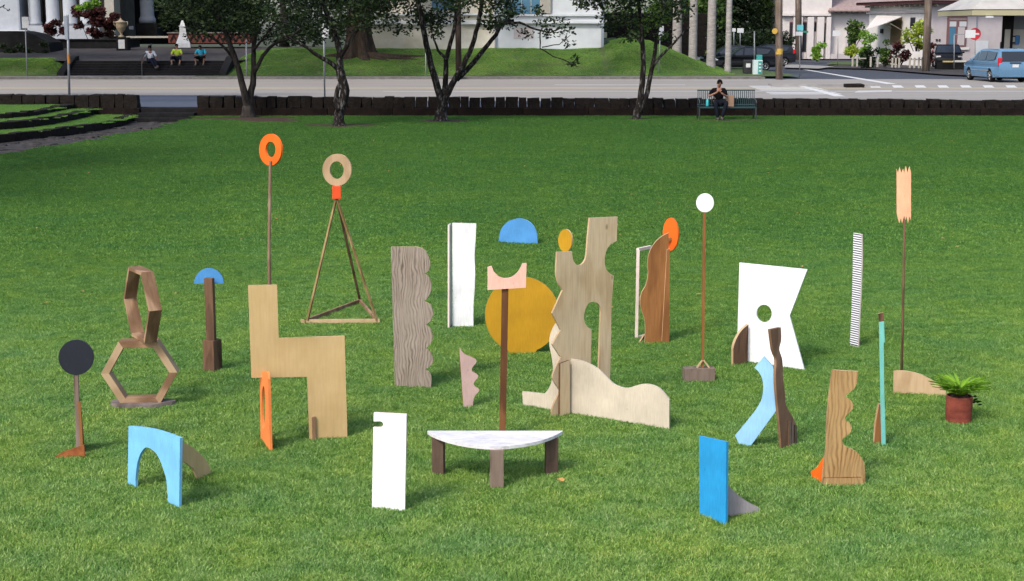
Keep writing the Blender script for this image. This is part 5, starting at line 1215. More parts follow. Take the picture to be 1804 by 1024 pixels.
# dark trees behind the plaza
def bgtree(label, u, vb, Y, cl, n, size, leaf, seed, tr=.3, name='shade_tree', group='shade trees in the background'):
    b0 = at(u, vb, Y); s_ = thing(name, label, 'tree', (b0.x, Y, b0.z), group)
    P = [(*at(uu, vv, Y + dy), rad) for uu, vv, rad, dy in cl]
    tz = sum(q[2] for q in P) / len(P)
    mb = MB(); mb.tube([(b0.x, Y, b0.z - .3), (b0.x + .15, Y, b0.z + 1.5), (b0.x - .1, Y, max(tz, b0.z + 3))], [tr * 1.3, tr, tr * .6], 9); mb.build('trunk', M['barkdark'], s_, smooth=True)
    loft_leaf('crown', P, n, size, leaf, s_, seed); return s_
def blob(u0, u1, v0, v1, n, rad, seed, dy=2.0):
    r_ = random.Random(seed); return [(r_.uniform(u0, u1), r_.uniform(v0, v1), rad * r_.uniform(.7, 1.25), r_.uniform(-dy, dy)) for _ in range(n)]
bgtree('dark shade tree behind the white monument pedestal', 350, 70, 112, blob(285, 430, -90, 42, 26, 1.3, 31), 6500, .32, M['leafdark'], 31)
bgtree('dark shade tree between the plaza and the old tree trunk', 500, 80, 108, blob(430, 610, -90, 62, 30, 1.3, 32), 7500, .30, M['leafdark'], 32)
bgtree('sunlit tree top behind the palm trunks', 1175, 80, 132, blob(1090, 1260, -120, 50, 30, 2.0, 33), 7000, .45, M['leafmid'], 33)
bgtree('tall dark tree behind the parked cars', 1290, 90, 140, blob(1215, 1330, -130, 70, 34, 2.2, 34), 9000, .45, M['leafdark'], 34)
bgtree('broad green tree left of the pink building', 1345, 95, 145, blob(1300, 1378, -130, 80, 30, 2.0, 35), 8000, .45, M['leafmid'], 35)
bgtree('low dark thicket tree behind the palm trunks', 1215, 95, 150, blob(1130, 1290, 10, 95, 26, 2.0, 36), 8000, .40, M['leafdark'], 36)
# hedge below them, one mass of leaves
s = thing('hedge', 'dark green hedge running behind the parked cars', 'hedge', (at(1290, 100, 128).x, 128, .3))
loft_leaf('foliage', [(*at(u, random.uniform(62, 96), 128 + random.uniform(-1, 1)), 1.0) for u in np.linspace(1150, 1385, 46)], 9000, .30, M['leafdark'], s, 41)
loft_leaf('bright_tips', [(*at(u, random.uniform(66, 90), 126.6), .6) for u in np.linspace(1180, 1240, 8)], 700, .28, M['leafyel'], s, 42)
# palms
for u, w_, vt, vb, Y, lab in ((1192, 17, -60, 108, 96, 'leftmost grey palm trunk, half hidden by the lawn tree'), (1220, 15, -60, 115, 95, 'second grey palm trunk from the left beyond the bank'), (1252, 16, -60, 124, 93, 'third grey palm trunk, in front of the parked cars'), (1282, 11, -60, 129, 92, 'slim pale palm trunk in front of the black hatchback')):
    p0, p1 = at(u, vb, Y), at(u + 1, vt, Y); r_ = w_ / 2 * Y / 2630; zb = min(p0.z, bank_h(p0.x, Y)) - .1
    s = thing('palm_tree', lab, 'palm tree', (p0.x, Y, zb), 'royal palms beyond the bank')
    mb = MB(); H_ = 9.5; mb.lathe([(r_ * 1.25, 0), (r_ * 1.12, .25), (r_, .8)] + [(r_ * (1 - .012 * i) * (1.0 if i % 2 else 1.02), .8 + i * .45) for i in range(1, 18)] + [(r_ * .7, H_)], n=14); mb.build('trunk', M['palm'], s, (p0.x, Y, zb), smooth=True)
    rr_ = random.Random(u); mb = MB()
    for k in range(11):
        a_ = 6.283 * k / 11; d = Vector((math.cos(a_), math.sin(a_), 0)); sd_ = Vector((-d.y, d.x, 0)); prev = None
        for i in range(12):
            t_ = i / 11; pos = Vector((0, 0, H_)) + d * 2.6 * t_ + Vector((0, 0, 1.2 * t_ - 2.4 * t_ * t_))
            for sg in (-1, 1):
                tip = pos + sd_ * sg * .55 * math.sin(math.pi * (t_ * .8 + .15)) + Vector((0, 0, -.25)) + d * .2
                mb.add([pos, pos + d * .09, tip], [(0, 1, 2)])
    mb.build('fronds', M['leafmid'], s, (p0.x, Y, zb))

s = thing('shade_tree', 'unseen spreading tree added beyond the left edge to shade the stairs', 'tree', (-33, 84, .3), 'shade trees in the background')  # out of view, added to throw shade on the stairs
mb = MB(); mb.tube([(-33, 86.9, .2), (-33, 86.9, 1.2), (-32.6, 86.6, 5.0)], [.5, .42, .34], 11)
for dx, dy in ((10, -2), (5, 4), (-4, 0), (3, -5)): mb.tube([(-32.6, 86.6, 4.8), (-32.6 + dx * .4, 86.6 + dy * .4, 6.6), (-32.6 + dx, 86.6 + dy, 8.4)], [.26, .17, .06], 8)
mb.build('trunk', M['bigbark'], s, smooth=True)
loft_leaf('crown', [(random.uniform(-42, -13), random.uniform(80, 97), random.uniform(6.4, 10.5), random.uniform(1.1, 1.8)) for _ in range(85)], 21000, .36, M['leafdark'], s, 22)

for tx, ty, lab in ((-19.0, 27, 'unseen broad tree added left of the lawn to shade the back grass'),):  # out-of-view tree added to darken the back lawn
    s = thing('shade_tree', lab, 'tree', (tx, ty, 0), 'added trees left of the lawn')
    mb = MB(); mb.tube([(tx, ty, -.3), (tx, ty, .6), (tx + .2, ty, 3.6)], [.55, .40, .30], 11)
    for dx, dy in ((3.5, -2), (2, 3), (-3, 0), (0, -4)): mb.tube([(tx + .2, ty, 3.4), (tx + dx * .5, ty + dy * .5, 5.4), (tx + dx, ty + dy, 7.5)], [.24, .15, .06], 8)
    mb.build('trunk', M['bigbark'], s, smooth=True)
    loft_leaf('crown', [(tx + random.uniform(-5.5, 5.2), ty + random.uniform(-6, 6), random.uniform(5.0, 9.5), random.uniform(.9, 1.5)) for _ in range(75)], 15000, .32, M['leafdark'], s, int(ty))

# croton shrubs and hedges in front of the civic building
def shrub(label, cl, Y, n, size, leaf, seed, name='shrub', cat='shrub', stems=True, aspect=.5, group=None):
    P = [(*at(u, v, Y + dy), rad) for u, v, rad, dy in cl]; xb = sum(q[0] for q in P) / len(P); zb = min(q[2] - q[3] for q in P)
    s_ = thing(name, label, cat, (xb, Y, zb), group)
    loft_leaf('foliage', P, n, size, leaf, s_, seed, aspect)
    if stems:
        mb = MB()
        for q in P[:8]: mb.tube([(xb + (q[0] - xb) * .3, Y, zb), (q[0], q[1], q[2])], [.03, .012], 5)
        mb.build('stems', M['barkdark'], s_)
    return s_
shrub('dark red croton shrub below the second white column', blob(78, 112, 30, 62, 8, .30, 51, .4), 108, 1000, .26, M['leafred'], 51, group='croton shrubs by the columned building')
shrub('tall dark red croton shrub left of the urn', blob(134, 176, 18, 64, 13, .42, 52, .4), 108, 1900, .28, M['leafred'], 52, group='croton shrubs by the columned building')
shrub('dark croton shrub beside the beige pilaster', blob(176, 204, 26, 64, 8, .34, 53, .4), 108, 1100, .26, M['leafred'], 53, group='croton shrubs by the columned building')
shrub('bright green sprig over the croton shrubs', blob(138, 172, 2, 14, 6, .30, 54, .4), 106, 420, .26, M['leaflime'], 54)
shrub('low dark plants on the ramp wall at the far left', blob(0, 95, 76, 98, 12, .26, 55, .3), 98.8, 900, .2, M['leafdark'], 55)

# ------------------------------------------------------------------ utility poles and signs on the right
def upole(label, u0, vb, u1, Y, r_, mat, bands=()):
    b0 = at(u0, vb, Y); t0 = at(u1, -140, Y); s_ = thing('utility_pole', label, 'utility pole', (b0.x, Y, b0.z), 'utility poles along the street')
    mb = MB(); mb.tube([(b0.x, Y, b0.z - .1), (b0.x + (t0.x - b0.x) * .5, Y, (b0.z + t0.z) / 2), (t0.x, Y, t0.z)], [r_ * 1.05, r_, r_ * .85], 12); mb.build('pole', mat, s_, smooth=True)
    for v0, v1, mt in bands:
        z0, z1 = at(u0, v1, Y).z, at(u0, v0, Y).z; f_ = (z0 - b0.z) / (t0.z - b0.z); mb = MB(); mb.lathe([(r_ * 1.06, z0), (r_ * 1.06, z1)], (b0.x + (t0.x - b0.x) * f_, Y, 0), 14); mb.build('band', mt, s_)
    return s_
upole('dark brown utility pole on the bank behind the third lawn tree', 808, 150, 806, 85.6, .17, M['poledark'])
s = upole('weathered utility pole with yellow band at the street corner', 1373, 153, 1371, 85.4, .20, M['pole'], [(86, 96, M['yellow'])])
mb = MB(); c = at(1365, 55, 85.1); mb.lathe([(.001, 0), (.16, 0), (.16, .03), (.001, .03)], (0, 0, 0), 18, axis='y'); mb.build('reflector', M['yellow'], s, (c.x, 85.1, c.z))
upole('grey utility pole in front of the pink building', 1407, 104, 1406, 125, .26, M['pole'])
upole('leaning pale utility pole in front of the white shop', 1631, 128, 1640, 99, .24, M['pole'])
s = signpost('street name post with green blades and teal and white plates', 1409, 50, 147, 87.5, [(1404, 44, 1415, 54, M['signteal']), (1402, 56, 1414, 63, M['signw'])], r_=.035, name='street_sign')
pbox('name_blade', 1410, 54.5, 1424, 58, 87.49, .02, M['signgreen'], s)
signpost('faint pale sign plate in front of the pink building', 1476, 55, 116, 112, [(1467, 54, 1480, 64, M['signw'])], r_=.03)
signpost('small white shield sign on a thin post beyond the cars', 1304, 52, 84, 118, [(1299, 50, 1310, 58, M['signw'])], r_=.04, group='small white signs beyond the cars')
signpost('narrow white sign on a thin post left of the shield sign', 1293, 52, 84, 118, [(1290, 50, 1296, 56, M['signw'])], r_=.04, group='small white signs beyond the cars')
signpost('thin pole in front of the dark hatchback', 1329, 55, 118, 96, None, r_=.04)
# no entry sign and the white plate in front of it
Yn = 99
s = signpost('red no entry disc sign half hidden by a white plate', 1718, 50, 128, Yn, None, r_=.035, name='no_entry_sign', group='signs in front of the shop')
c = at(1717.5, 60, Yn - .06); r_ = 10.5 * Yn / 2630
mb = MB(); mb.lathe([(.001, 0), (r_, 0), (r_, .012), (.001, .012)], n=28, axis='y'); mb.build('disc', M['signred'], s, (c.x, Yn - .075, c.z))
mb = MB(); mb.box((0, 0, 0), (r_ * 1.4, .006, r_ * .3)); mb.build('white_bar', M['signw'], s, (c.x, Yn - .0795, c.z))
s = signpost('white plate sign on a thin post overlapping the red disc', 1681, 62, 118, 97, None, r_=.03, name='plate_sign', group='signs in front of the shop')
pbox('arm', 1681, 60, 1704, 61.5, 96.97, .03, M['galv'], s)
pbox('plate', 1701, 53, 1718, 67, 96.95, .015, M['signw'], s)

# ------------------------------------------------------------------ pink building and shop on the right
s = thing('pink_building', 'pale pink building with tall arched recesses behind the corner', 'building', (at(1450, 103, 138).x, 138, .4))
YP = 138
gz = at(1420, 104, YP).z
pbox('tower_wall', 1385, -160, 1462, 104, YP, 8, M['pinkwall'], s)
pbox('wing_wall', 1462, 18, 1540, 104, YP + .4, 8, M['pinkwall'], s)
pbox('cornice', 1378, 24, 1464, 28, YP - .4, .5, M['pinkwall'], s)
for u0, u1, v0, v1 in ((1391, 1397, 38, 90), (1414, 1422, 38, 92), (1433, 1439, 38, 56), (1451.5, 1456, 40, 82)):
    w_ = pbox('window', u0, v0, u1, v1, YP - .03, .05, M['winred'], s)
    pbox('pane', u0 + 1, v0 + 2, u1 - 1, v1 - 1, YP - .055, .02, M['glass'], w_)
for u0, u1 in ((1398.5, 1412), (1423.5, 1432), (1440.5, 1450), (1457, 1462)): pbox('pillar', u0, 30, u1, 104, YP - .4, .36, M['pinkwall'], s)
a = at(1489, 92, YP + .4); b_ = at(1522, 92, YP + .4); cx_ = (a.x + b_.x) / 2; rw = (b_.x - a.x) / 2; zb_ = at(1500, 98, YP).z; zt_ = at(1500, 50, YP).z
lo = [(-rw, zb_), (rw, zb_)] + [(rw * math.cos(t_), zt_ - rw + rw * 1.15 * math.sin(t_)) for t_ in np.linspace(0, math.pi, 16)]
mb = MB(); mb.prism([lo], -.05, .0, 0, 0); f_ = mb.build('arched_window', M['mauvewall'], s, (cx_, YP + .39, 0))
pbox('pane', 1495, 60, 1505, 96, YP + .30, .03, M['glass'], s)
mb = MB(); z0, z1 = at(1500, 18, YP).z, at(1500, 2, YP).z; xa, xb_ = at(1459, 10, YP).x, at(1545, 10, YP).x
mb.add([(xa, YP - .7, z0), (xb_, YP - .7, z0), (xb_, YP + 4, z1 + .6), (xa + 1, YP + 4, z1 + .6), (xa, YP - .7, z0 - .12), (xb_, YP - .7, z0 - .12), (xa, YP + 4, z0 - .12)], [(0, 1, 2, 3), (0, 4, 5, 1), (0, 3, 6, 4)]); mb.build('roof', M['rooftile'], s)
for i in range(8): pbox('bracket', 1466 + i * 9.3, 18.5, 1470 + i * 9.3, 22.5, YP - .45, .8, M['pilaster'], s)
pbox('base_course', 1462, 95, 1540, 104, YP - .3, .5, M['mauvewall'], s)

YS = 112
s = thing('corner_shop', 'white shop building, shade-toned right face, dark red eaves and an awning', 'building', (at(1660, 124, YS).x, YS, .4))
# sunlit and shaded sides put into the colours: bright left face, grey right
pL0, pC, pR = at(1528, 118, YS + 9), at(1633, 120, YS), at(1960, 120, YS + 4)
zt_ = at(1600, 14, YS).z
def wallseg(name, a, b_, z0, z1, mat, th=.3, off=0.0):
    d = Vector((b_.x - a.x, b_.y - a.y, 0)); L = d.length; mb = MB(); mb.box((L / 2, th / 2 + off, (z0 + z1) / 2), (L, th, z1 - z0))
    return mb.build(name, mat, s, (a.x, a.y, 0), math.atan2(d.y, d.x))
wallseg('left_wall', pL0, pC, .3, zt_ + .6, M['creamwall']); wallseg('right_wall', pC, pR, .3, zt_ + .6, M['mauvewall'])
def onseg(name, a, b_, u0, v0, u1, v1, mat, th=.05, off=-.06, parent=None):
    yaw = math.atan2(b_.y - a.y, b_.x - a.x); pl_ = (Vector((a.x, a.y, 0)), yaw)
    q = [local(u, v, pl_) for u, v in ((u0, v0), (u1, v0), (u1, v1), (u0, v1))]
    mb = MB(); mb.prism([[(q[0][0], q[3][1]), (q[1][0], q[3][1]), (q[1][0], q[0][1]), (q[0][0], q[0][1])]], off, off + th, 0, 0)
    return mb.build(name, mat, parent or s, (a.x, a.y, 0), yaw)
f_ = onseg('window', pC, pR, 1669, 29, 1704, 83, M['winred'])
onseg('pane', pC, pR, 1672, 48, 1683, 80, M['glassblue'], .02, -.085, f_); onseg('pane', pC, pR, 1687, 48, 1699, 80, M['mauvewall'], .02, -.085, f_)
onseg('sign_card', pC, pR, 1672.5, 38, 1684, 47, M['signw'], .02, -.085, f_); onseg('sign_card', pC, pR, 1689.5, 38, 1702, 47, M['signw'], .02, -.085, f_)
onseg('sill', pC, pR, 1667, 83.5, 1706, 88, M['creamwall'], .1, -.11)
onseg('header_panel', pC, pR, 1671.5, 32, 1702.5, 36, M['rooftile'], .02, -.085, f_)
for u in (1648.5, 1653.5): onseg('meter', pC, pR, u, 69, u + 3, 72.5, M['trimblack'])
onseg('white_door', pC, pR, 1718, 72, 1741, 100, M['wallw'])
onseg('drainpipe', pC, pR, 1720.5, 28, 1722.5, 70, M['signdim'])
onseg('meter_box', pC, pR, 1762, 74, 1769, 86, M['trimblack'])
onseg('door', pL0, pC, 1571, 30, 1590, 79, M['doorbrown'])
onseg('upper_window', pL0, pC, 1605, 31, 1613, 50, M['glass'])
onseg('lintel_band', pL0, pC, 1528, 22, 1632, 25, M['mauvewall'], .1, -.1)
onseg('lamp', pL0, pC, 1553.5, 51, 1556.5, 59, M['trimblack'], .15, -.16)
aw = [at(1522, 52, YS + 6.5), at(1588, 29, YS + 3.0), at(1588, 29, YS + 4.4), at(1545, 29, YS + 7.5)]
mb = MB(); q0, q1, q2, q3 = at(1524, 53, YS + 5.6), at(1566, 38, YS + 2.4), at(1589, 29, YS + 3.4), at(1545, 27, YS + 7.4)
mb.add([q0, q1, q2, q3] + [Vector(q) - Vector((0, 0, .06)) for q in (q0, q1, q2, q3)], [(0, 1, 2, 3), (7, 6, 5, 4), (0, 4, 5, 1), (1, 5, 6, 2), (2, 6, 7, 3), (3, 7, 4, 0)]); mb.build('awning', M['awning'], s)
mb = MB(); mb.bar(at(1556, 43, YS + 4), at(1570, 50, YS + 4.4), .05, .05); mb.bar(at(1569, 42, YS + 2.6), at(1588, 53, YS + 3.6), .05, .05); mb.build('awning_strut', M['pilaster'], s)
for nm, a, b_, o_ in (('fascia', pL0, pC, 0), ('fascia', pC, pR, 0)):
    d = Vector((b_.x - a.x, b_.y - a.y, 0)); L = d.length; mb = MB(); mb.box((L / 2, -.25, zt_ + .42), (L + 1.6, 1.1, .22)); mb.build(nm, M['fascia'], s, (a.x, a.y, 0), math.atan2(d.y, d.x))
    mb = MB(); mb.add([(-1, -.95, zt_ + .54), (L + 1, -.95, zt_ + .54), (L + 1, 5, zt_ + 2.6), (-1, 5, zt_ + 2.6)], [(0, 1, 2, 3)]); mb.build('roof', M['rooftile'], s, (a.x, a.y, 0), math.atan2(d.y, d.x))
    nb_ = int(L / .75)
    for i in range(nb_):
        if a is pC and i % 3: continue
        mb = MB(); mb.box((.3 + i * L / nb_, -.3, zt_ + .2), (.2, .5, .16)); mb.build('bracket', M['pilaster'], s, (a.x, a.y, 0), math.atan2(d.y, d.x))
# bank machine canopy at the right edge
s = thing('drive_through_canopy', 'pale hipped canopy roof on a dark post over a cash machine', 'canopy', (at(1776, 110, 101).x, 101, .4))
e0, e1 = at(1712, 17, 98), at(2060, 17, 98); zc0, zc1 = at(1760, 27.5, 98).z, at(1760, 16.5, 98).z; ztop = at(1800, -16, 100).z
mb = MB(); mb.add([(e0.x, 98, zc1), (e1.x, 98, zc1), (e1.x, 106, zc1), (e0.x, 106, zc1), (e0.x + 3, 101.5, ztop + .7), (e1.x - 3, 101.5, ztop + .7)], [(0, 1, 5, 4), (1, 2, 5), (2, 3, 4, 5), (3, 0, 4)]); mb.build('roof', M['roofgrey'], s)
mb = MB(); mb.box(((e0.x + e1.x) / 2, 102, (zc0 + zc1) / 2 - .02), (e1.x - e0.x - .1, 7.9, zc1 - zc0 - .05)); mb.build('fascia', M['roofunder'], s)
pbox('post', 1770, 28, 1782, 112, 100.5, .4, M['walldark'], s)
pbox('post_base', 1771, 52, 1777, 112, 100.4, .09, M['pilaster'], s)
pbox('machine_wall', 1782, 52, 1900, 118, 103, .5, M['creamwall'], s)
pbox('upper_wall', 1782, 29, 1900, 52, 103.2, .5, M['signdim'], s)
k_ = pbox('cash_machine', 1778, 63, 1796, 77, 102.7, .29, M['trimblack'], s); pbox('screen', 1780, 65.5, 1788, 74, 102.68, .02, M['signw'], k_); pbox('blue_panel', 1789.5, 62, 1795, 79, 102.67, .025, M['midblue'], k_)
pbox('card_slot', 1784, 85, 1792, 88.5, 102.9, .08, M['trimblack'], s)
pbox('floodlight', 1738, 28.5, 1750, 31.5, 97.8, .3, M['signw'], s)

# planting in front of the shop
P_ = 'plants in front of the shop'
shrub('small leafy tree against the big arch of the pink building', blob(1495, 1520, 38, 72, 9, .5, 61, .5), 118, 700, .30, M['leafmid'], 61, 'young_tree', 'tree', group=P_)
shrub('lime green bush left of the arch', blob(1436, 1448, 76, 100, 6, .35, 62, .3), 124, 420, .3, M['leaflime'], 62, group=P_)
shrub('yellow leaved bush below the arch tree', blob(1494, 1514, 80, 96, 6, .34, 63, .3), 112, 420, .24, M['leafyel'], 63, group=P_)
shrub('tall yellow green shrub at the left end of the shop bed', blob(1520, 1540, 58, 100, 9, .36, 64, .4), 109, 800, .24, M['leaflime'], 64, group=P_)
shrub('dark shrub with pale stems at the left of the shop bed', blob(1514, 1552, 88, 116, 12, .34, 65, .4), 107, 1000, .22, M['leafdark'], 65, group=P_)
shrub('upright dark green shrub in the middle of the shop bed', blob(1554, 1564, 72, 112, 8, .30, 66, .3), 106, 700, .22, M['leafmid'], 66, group=P_)
shrub('dark red croton bush below the brown door', blob(1574, 1598, 80, 112, 9, .32, 67, .3), 105, 800, .24, M['leafred'], 67, group=P_)
shrub('bright yellow green croton tree beside the leaning pole', blob(1594, 1632, 36, 82, 14, .38, 68, .4), 104, 1100, .27, M['leafyel'], 68, 'young_tree', 'tree', group=P_)
shrub('red leaved bush right of the leaning pole', blob(1634, 1644, 78, 112, 8, .26, 69, .3), 103, 500, .22, M['leafred'], 69, group=P_)
# pale picket posts among the plants
s = thing('white_fence', 'low white picket fence among the plants of the shop bed', 'fence', (at(1560, 115, 104.5).x, 104.5, .4))
for u in (1501, 1509, 1533, 1545, 1571, 1577, 1583, 1602, 1610, 1618, 1624): pbox('picket', u, 100 + (u % 3), u + 2.2, 117 + (u - 1500) * .03, 104.5, .06, M['pilaster'], s)
pbox('rail', 1500, 102, 1526, 104, 104.57, .04, M['pilaster'], s); pbox('rail', 1598, 104, 1628, 106, 104.57, .04, M['pilaster'], s)

# ------------------------------------------------------------------ vehicles
def car(label, loc, rz, prof, L, W, paint_, belt, roof, win, wheels, wr, name='parked_car', cat='car', group='cars parked on the side street', lights='side', zoff=0):
    """length along local x (front at -x); side profile polygon with tumblehome, glass, wheels, lamps"""
    root = thing(name, label, cat, loc, group); root.rotation_euler = (0, 0, rz)
    def hw(x, z):
        t_ = max(0, (z - belt) / (roof - belt)); e = max(0, abs(x) / (L / 2) - .72) / .28
        return W / 2 - .20 * t_ ** 1.2 - .10 * e ** 2 - (.05 if z < .35 else 0)
    # wheel-arch cuts along the bottom edge
    bot = []
    for wx in sorted(wheels, reverse=True):
        r_ = wr * 1.12; bot += [(wx + r_ * math.cos(a_), .26 + max(0, r_ * math.sin(a_)) + (wr - .26) * math.sin(a_)) for a_ in np.linspace(0, math.pi, 9)]
    poly = [q for q in curve(prof, 3)] + bot
    n = len(poly); tr = tessellate_polygon([[Vector((x, z, 0)) for x, z in poly]])
    vs = [(x, -hw(x, z), z) for x, z in poly] + [(x, hw(x, z), z) for x, z in poly]; fs = []
    for q in tr:
        a, b_, c = [poly[i] for i in q]; ccw = (b_[0] - a[0]) * (c[1] - a[1]) - (b_[1] - a[1]) * (c[0] - a[0]); q = tuple(q) if ccw > 0 else tuple(q)[::-1]
        fs += [q, tuple(n + i for i in q[::-1])]
    ar = sum(poly[i][0] * poly[(i + 1) % n][1] - poly[(i + 1) % n][0] * poly[i][1] for i in range(n))
    for i in range(n):
        q = (i, n + i, n + (i + 1) % n, (i + 1) % n); fs.append(q if ar > 0 else q[::-1])
    mb = MB(); mb.add(vs, fs); mb.build('body', paint_, root, world=False, bevel=.03)
    mb = MB(); mb.box((0, 0, .42), (L * .9, W * .80, .34)); mb.build('underbody', M['trimblack'], root, world=False)
    for pts in win['side']:
        for sg in (-1, 1):
            mb = MB(); k = len(pts); vv = [(x, sg * (hw(x, z) + .004), z) for x, z in pts] + [(x, sg * (hw(x, z) - .03), z) for x, z in pts]
            mb.add(vv, [tuple(range(k)), tuple(range(2 * k - 1, k - 1, -1))] + [(i, k + i, k + (i + 1) % k, (i + 1) % k) for i in range(k)]); mb.build('side_window', M['glass'], root, world=False)
    for nm in ('windscreen', 'rear_window'):
        (x0, z0), (x1, z1) = win[nm]; d = Vector((x1 - x0, 0, z1 - z0)).normalized(); nn_ = Vector((-d.z, 0, d.x)); 
        if (nn_.x > 0) != (nm == 'rear_window'): nn_ = -nn_
        q = [(x0, -hw(x0, z0) + .10, z0), (x0, hw(x0, z0) - .10, z0), (x1, hw(x1, z1) - .08, z1), (x1, -hw(x1, z1) + .08, z1)]
        mb = MB(); vv = [Vector(p_) + nn_ * .012 for p_ in q] + [Vector(p_) - nn_ * .03 for p_ in q]
        mb.add(vv, [(0, 1, 2, 3), (7, 6, 5, 4), (0, 4, 5, 1), (1, 5, 6, 2), (2, 6, 7, 3), (3, 7, 4, 0)]); mb.build(nm, M['glass'], root, world=False)
    for wx in wheels:
        for sg in (-1, 1):
            y_ = sg * (W / 2 - .14)
            mb = MB(); mb.lathe([(wr * .6, -.11), (wr * .93, -.11), (wr, -.07), (wr, .07), (wr * .93, .11), (wr * .6, .11)], (0, 0, 0), 24, axis='y'); t_ = mb.build('wheel', M['tyre'], root, (wx, y_, wr), world=False, smooth=False)
            mb = MB(); mb.lathe([(wr * .62, -.09), (wr * .60, -.118), (wr * .5, -.10), (wr * .15, -.105), (wr * .12, -.125), (.001, -.125)] if sg < 0 else [(.001, .125), (wr * .12, .125), (wr * .15, .105), (wr * .5, .10), (wr * .60, .118), (wr * .62, .09)], (0, 0, 0), 20, axis='y')
            for k in range(5):
                a_ = 6.283 * k / 5; mb.bar((.05 * math.cos(a_), sg * .116, .05 * math.sin(a_)), (wr * .58 * math.cos(a_), sg * .116, wr * .58 * math.sin(a_)), .05, .02)
            mb.build('rim', M['rim'], t_, world=False)
    xr = max(p_[0] for p_ in prof); xf = min(p_[0] for p_ in prof)
    for sg in (-1, 1):
        mb = MB(); mb.box((win['tail'][0], sg * (W / 2 - .16), win['tail'][1]), (.16, .20, win['tail'][2])); mb.build('tail_light', M['taillight'], root, world=False, bevel=.02)
        mb = MB(); mb.box((win['head'][0], sg * (W / 2 - .24), win['head'][1]), (.22, .30, .14)); mb.build('headlight', M['headlight'], root, world=False, bevel=.02)
        mb = MB(); mb.box((win['mirror'][0], sg * (W / 2 + .07), win['mirror'][1]), (.12, .17, .12)); mb.build('mirror', paint_, root, world=False, bevel=.02)
        mb = MB(); mb.box((0, sg * (W / 2 + .002), .62), (L * .50, .012, .05)); mb.build('side_trim', M['rim'] if paint_ is M['carblue'] else M['trimblack'], root, world=False)
    mb = MB(); mb.box((xr + .005, 0, win['plate']), (.02, .34, .16)); mb.build('number_plate', M['signw'], root, world=False)
    mb = MB(); mb.box((xr - .02, 0, win['plate'] + .16), (.05, .6, .05)); mb.build('tailgate_handle', M['trimblack'], root, world=False)
    return root
suv_prof = [(-2.2, .30), (-2.24, .55), (-2.16, .82), (-1.75, .95), (-1.15, 1.05), (-.75, 1.30), (-.30, 1.58), (.2, 1.66), (1.1, 1.65), (1.75, 1.56), (2.02, 1.22), (2.16, 1.02), (2.22, .7), (2.18, .32)]
suv_win = dict(side=[[(-.95, 1.08), (-.28, 1.09), (-.22, 1.54), (-.42, 1.47)], [(-.18, 1.09), (.62, 1.11), (.62, 1.57), (-.12, 1.56)], [(.70, 1.11), (1.45, 1.18), (1.68, 1.46), (.70, 1.56)]], windscreen=((-1.12, 1.08), (-.36, 1.55)), rear_window=((2.05, 1.24), (1.86, 1.53)), tail=(2.06, 1.12, .34), head=(-2.08, .80), mirror=(-.88, 1.10), plate=.72)
c = ground(1317, 126, .3); car('black hatchback parked side-on behind the slim pale palm', (c.x, 103.5, .30), R(3), suv_prof, 4.4, 1.82, M['carblack'], .98, 1.66, suv_win, (-1.38, 1.30), .34)
c = ground(1283, 118, .3); car('charcoal car parked behind the black hatchback', (at(1284, 110, 109).x, 109.5, .30), R(4), suv_prof, 4.4, 1.85, M['carnavy'], .98, 1.66, suv_win, (-1.38, 1.30), .35)
car('dark car behind the corner utility pole', (at(1352, 105, 116).x, 117, .30), R(5), suv_prof, 4.4, 1.85, M['carnavy'], .98, 1.66, suv_win, (-1.38, 1.30), .35)
car('black car parked nose-out against the grey shop wall', (at(1678, 124, 107).x, 108.5, .40), R(78), suv_prof, 4.2, 1.95, M['carblack'], .98, 1.60, suv_win, (-1.38, 1.30), .34)
van_prof = [(-2.55, .30), (-2.58, .60), (-2.45, .88), (-1.95, 1.05), (-1.35, 1.18), (-.85, 1.48), (-.35, 1.72), (.3, 1.79), (1.6, 1.79), (2.2, 1.74), (2.42, 1.40), (2.52, 1.05), (2.56, .7), (2.52, .30)]
van_win = dict(side=[[(-1.12, 1.14), (-.42, 1.16), (-.38, 1.62), (-.60, 1.54)], [(-.34, 1.16), (.72, 1.18), (.72, 1.68), (-.26, 1.67)], [(.82, 1.18), (1.95, 1.22), (2.0, 1.62), (.82, 1.68)]], windscreen=((-1.28, 1.24), (-.42, 1.70)), rear_window=((2.525, 1.14), (2.33, 1.66)), tail=(2.44, 1.12, .42), head=(-2.45, .84), mirror=(-1.05, 1.16), plate=.90)
cr_ = ground(1757, 148, .3)
hd = R(-86)   # heading: rear end towards the camera
vx, vy = at(1757, 120, 80.5).x, 80.5
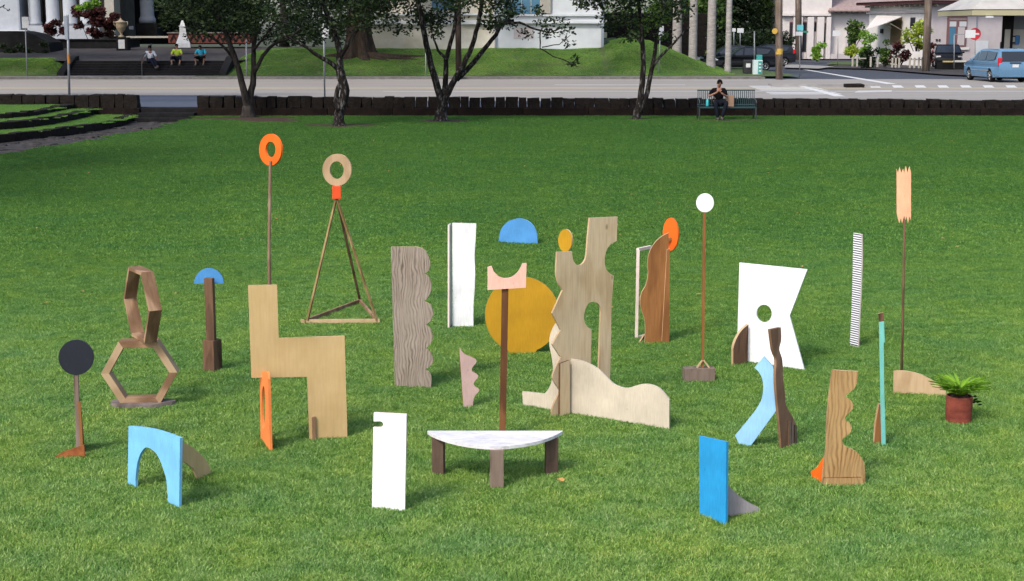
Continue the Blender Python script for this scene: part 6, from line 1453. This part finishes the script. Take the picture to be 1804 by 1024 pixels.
# rear-left corner sits at (vx,vy); local rear is +x
lx, ly = 2.5, -.98
cs, sn = math.cos(hd), math.sin(hd)
car('light blue minivan seen from behind at the right edge of the street', (vx - (lx * cs - ly * sn), vy - (lx * sn + ly * cs), .30), hd, van_prof, 5.1, 1.98, M['carblue'], 1.05, 1.79, van_win, (-1.62, 1.42), .36, name='minivan', cat='minivan', group=None)
# low black planter in front of the shop car
s = thing('planter_wall', 'low black planter wall with yellow edging in front of the shop car', 'planter', (at(1678, 128, 103).x, 103, .4))
pbox('wall', 1652, 110, 1704, 128, 103, .6, M['walldark'], s); pbox('yellow_edge', 1662, 107.5, 1680, 109.8, 103, .2, M['painty'], s); pbox('pale_edge', 1681, 106.5, 1702, 109.8, 103, .2, M['paintw'], s)
# newspaper boxes
s = thing('newspaper_box', 'white and teal newspaper box at the end of the bank', 'newspaper box', (at(1336, 132, 91).x, 91, .4))
pbox('cabinet', 1328, 106, 1343, 132, 91, .5, M['newsbox'], s, .02); pbox('hood', 1334, 97, 1343, 105.7, 91.1, .4, M['newsteal'], s, .02); pbox('door_panel', 1336, 108, 1342, 130, 90.96, .03, M['newsteal'], s)
for v in (112, 118, 124): pbox('label_strip', 1337, v, 1341, v + 2.5, 90.94, .015, M['signw'], s)
s = thing('newspaper_box', 'black newspaper box with a white label left of the teal one', 'newspaper box', (at(1318, 130, 92).x, 92, .4))
pbox('cabinet', 1311, 106, 1325, 129.5, 92, .5, M['trimblack'], s, .02); pbox('label_card', 1314.5, 112, 1322, 119, 91.96, .03, M['signw'], s)
# fallen leaves on the lawn, too many to count
mb = MB(); rl = random.Random(9)
for k in range(140):
    y = rl.uniform(16, 53); x = rl.uniform(-.33, .33) * y; z = .045; q = rl.uniform(.018, .04); a_ = rl.uniform(0, 6.28)
    mb.add([(x + q * math.cos(a_ + i * 1.571) * (1 if i % 2 else .5), y + q * math.sin(a_ + i * 1.571) * (1 if i % 2 else .5), z + rl.uniform(-.008, .012)) for i in range(4)], [(0, 1, 2, 3)])
tag(mb.build('leaf_litter', M['deadleaf']), kind='stuff')
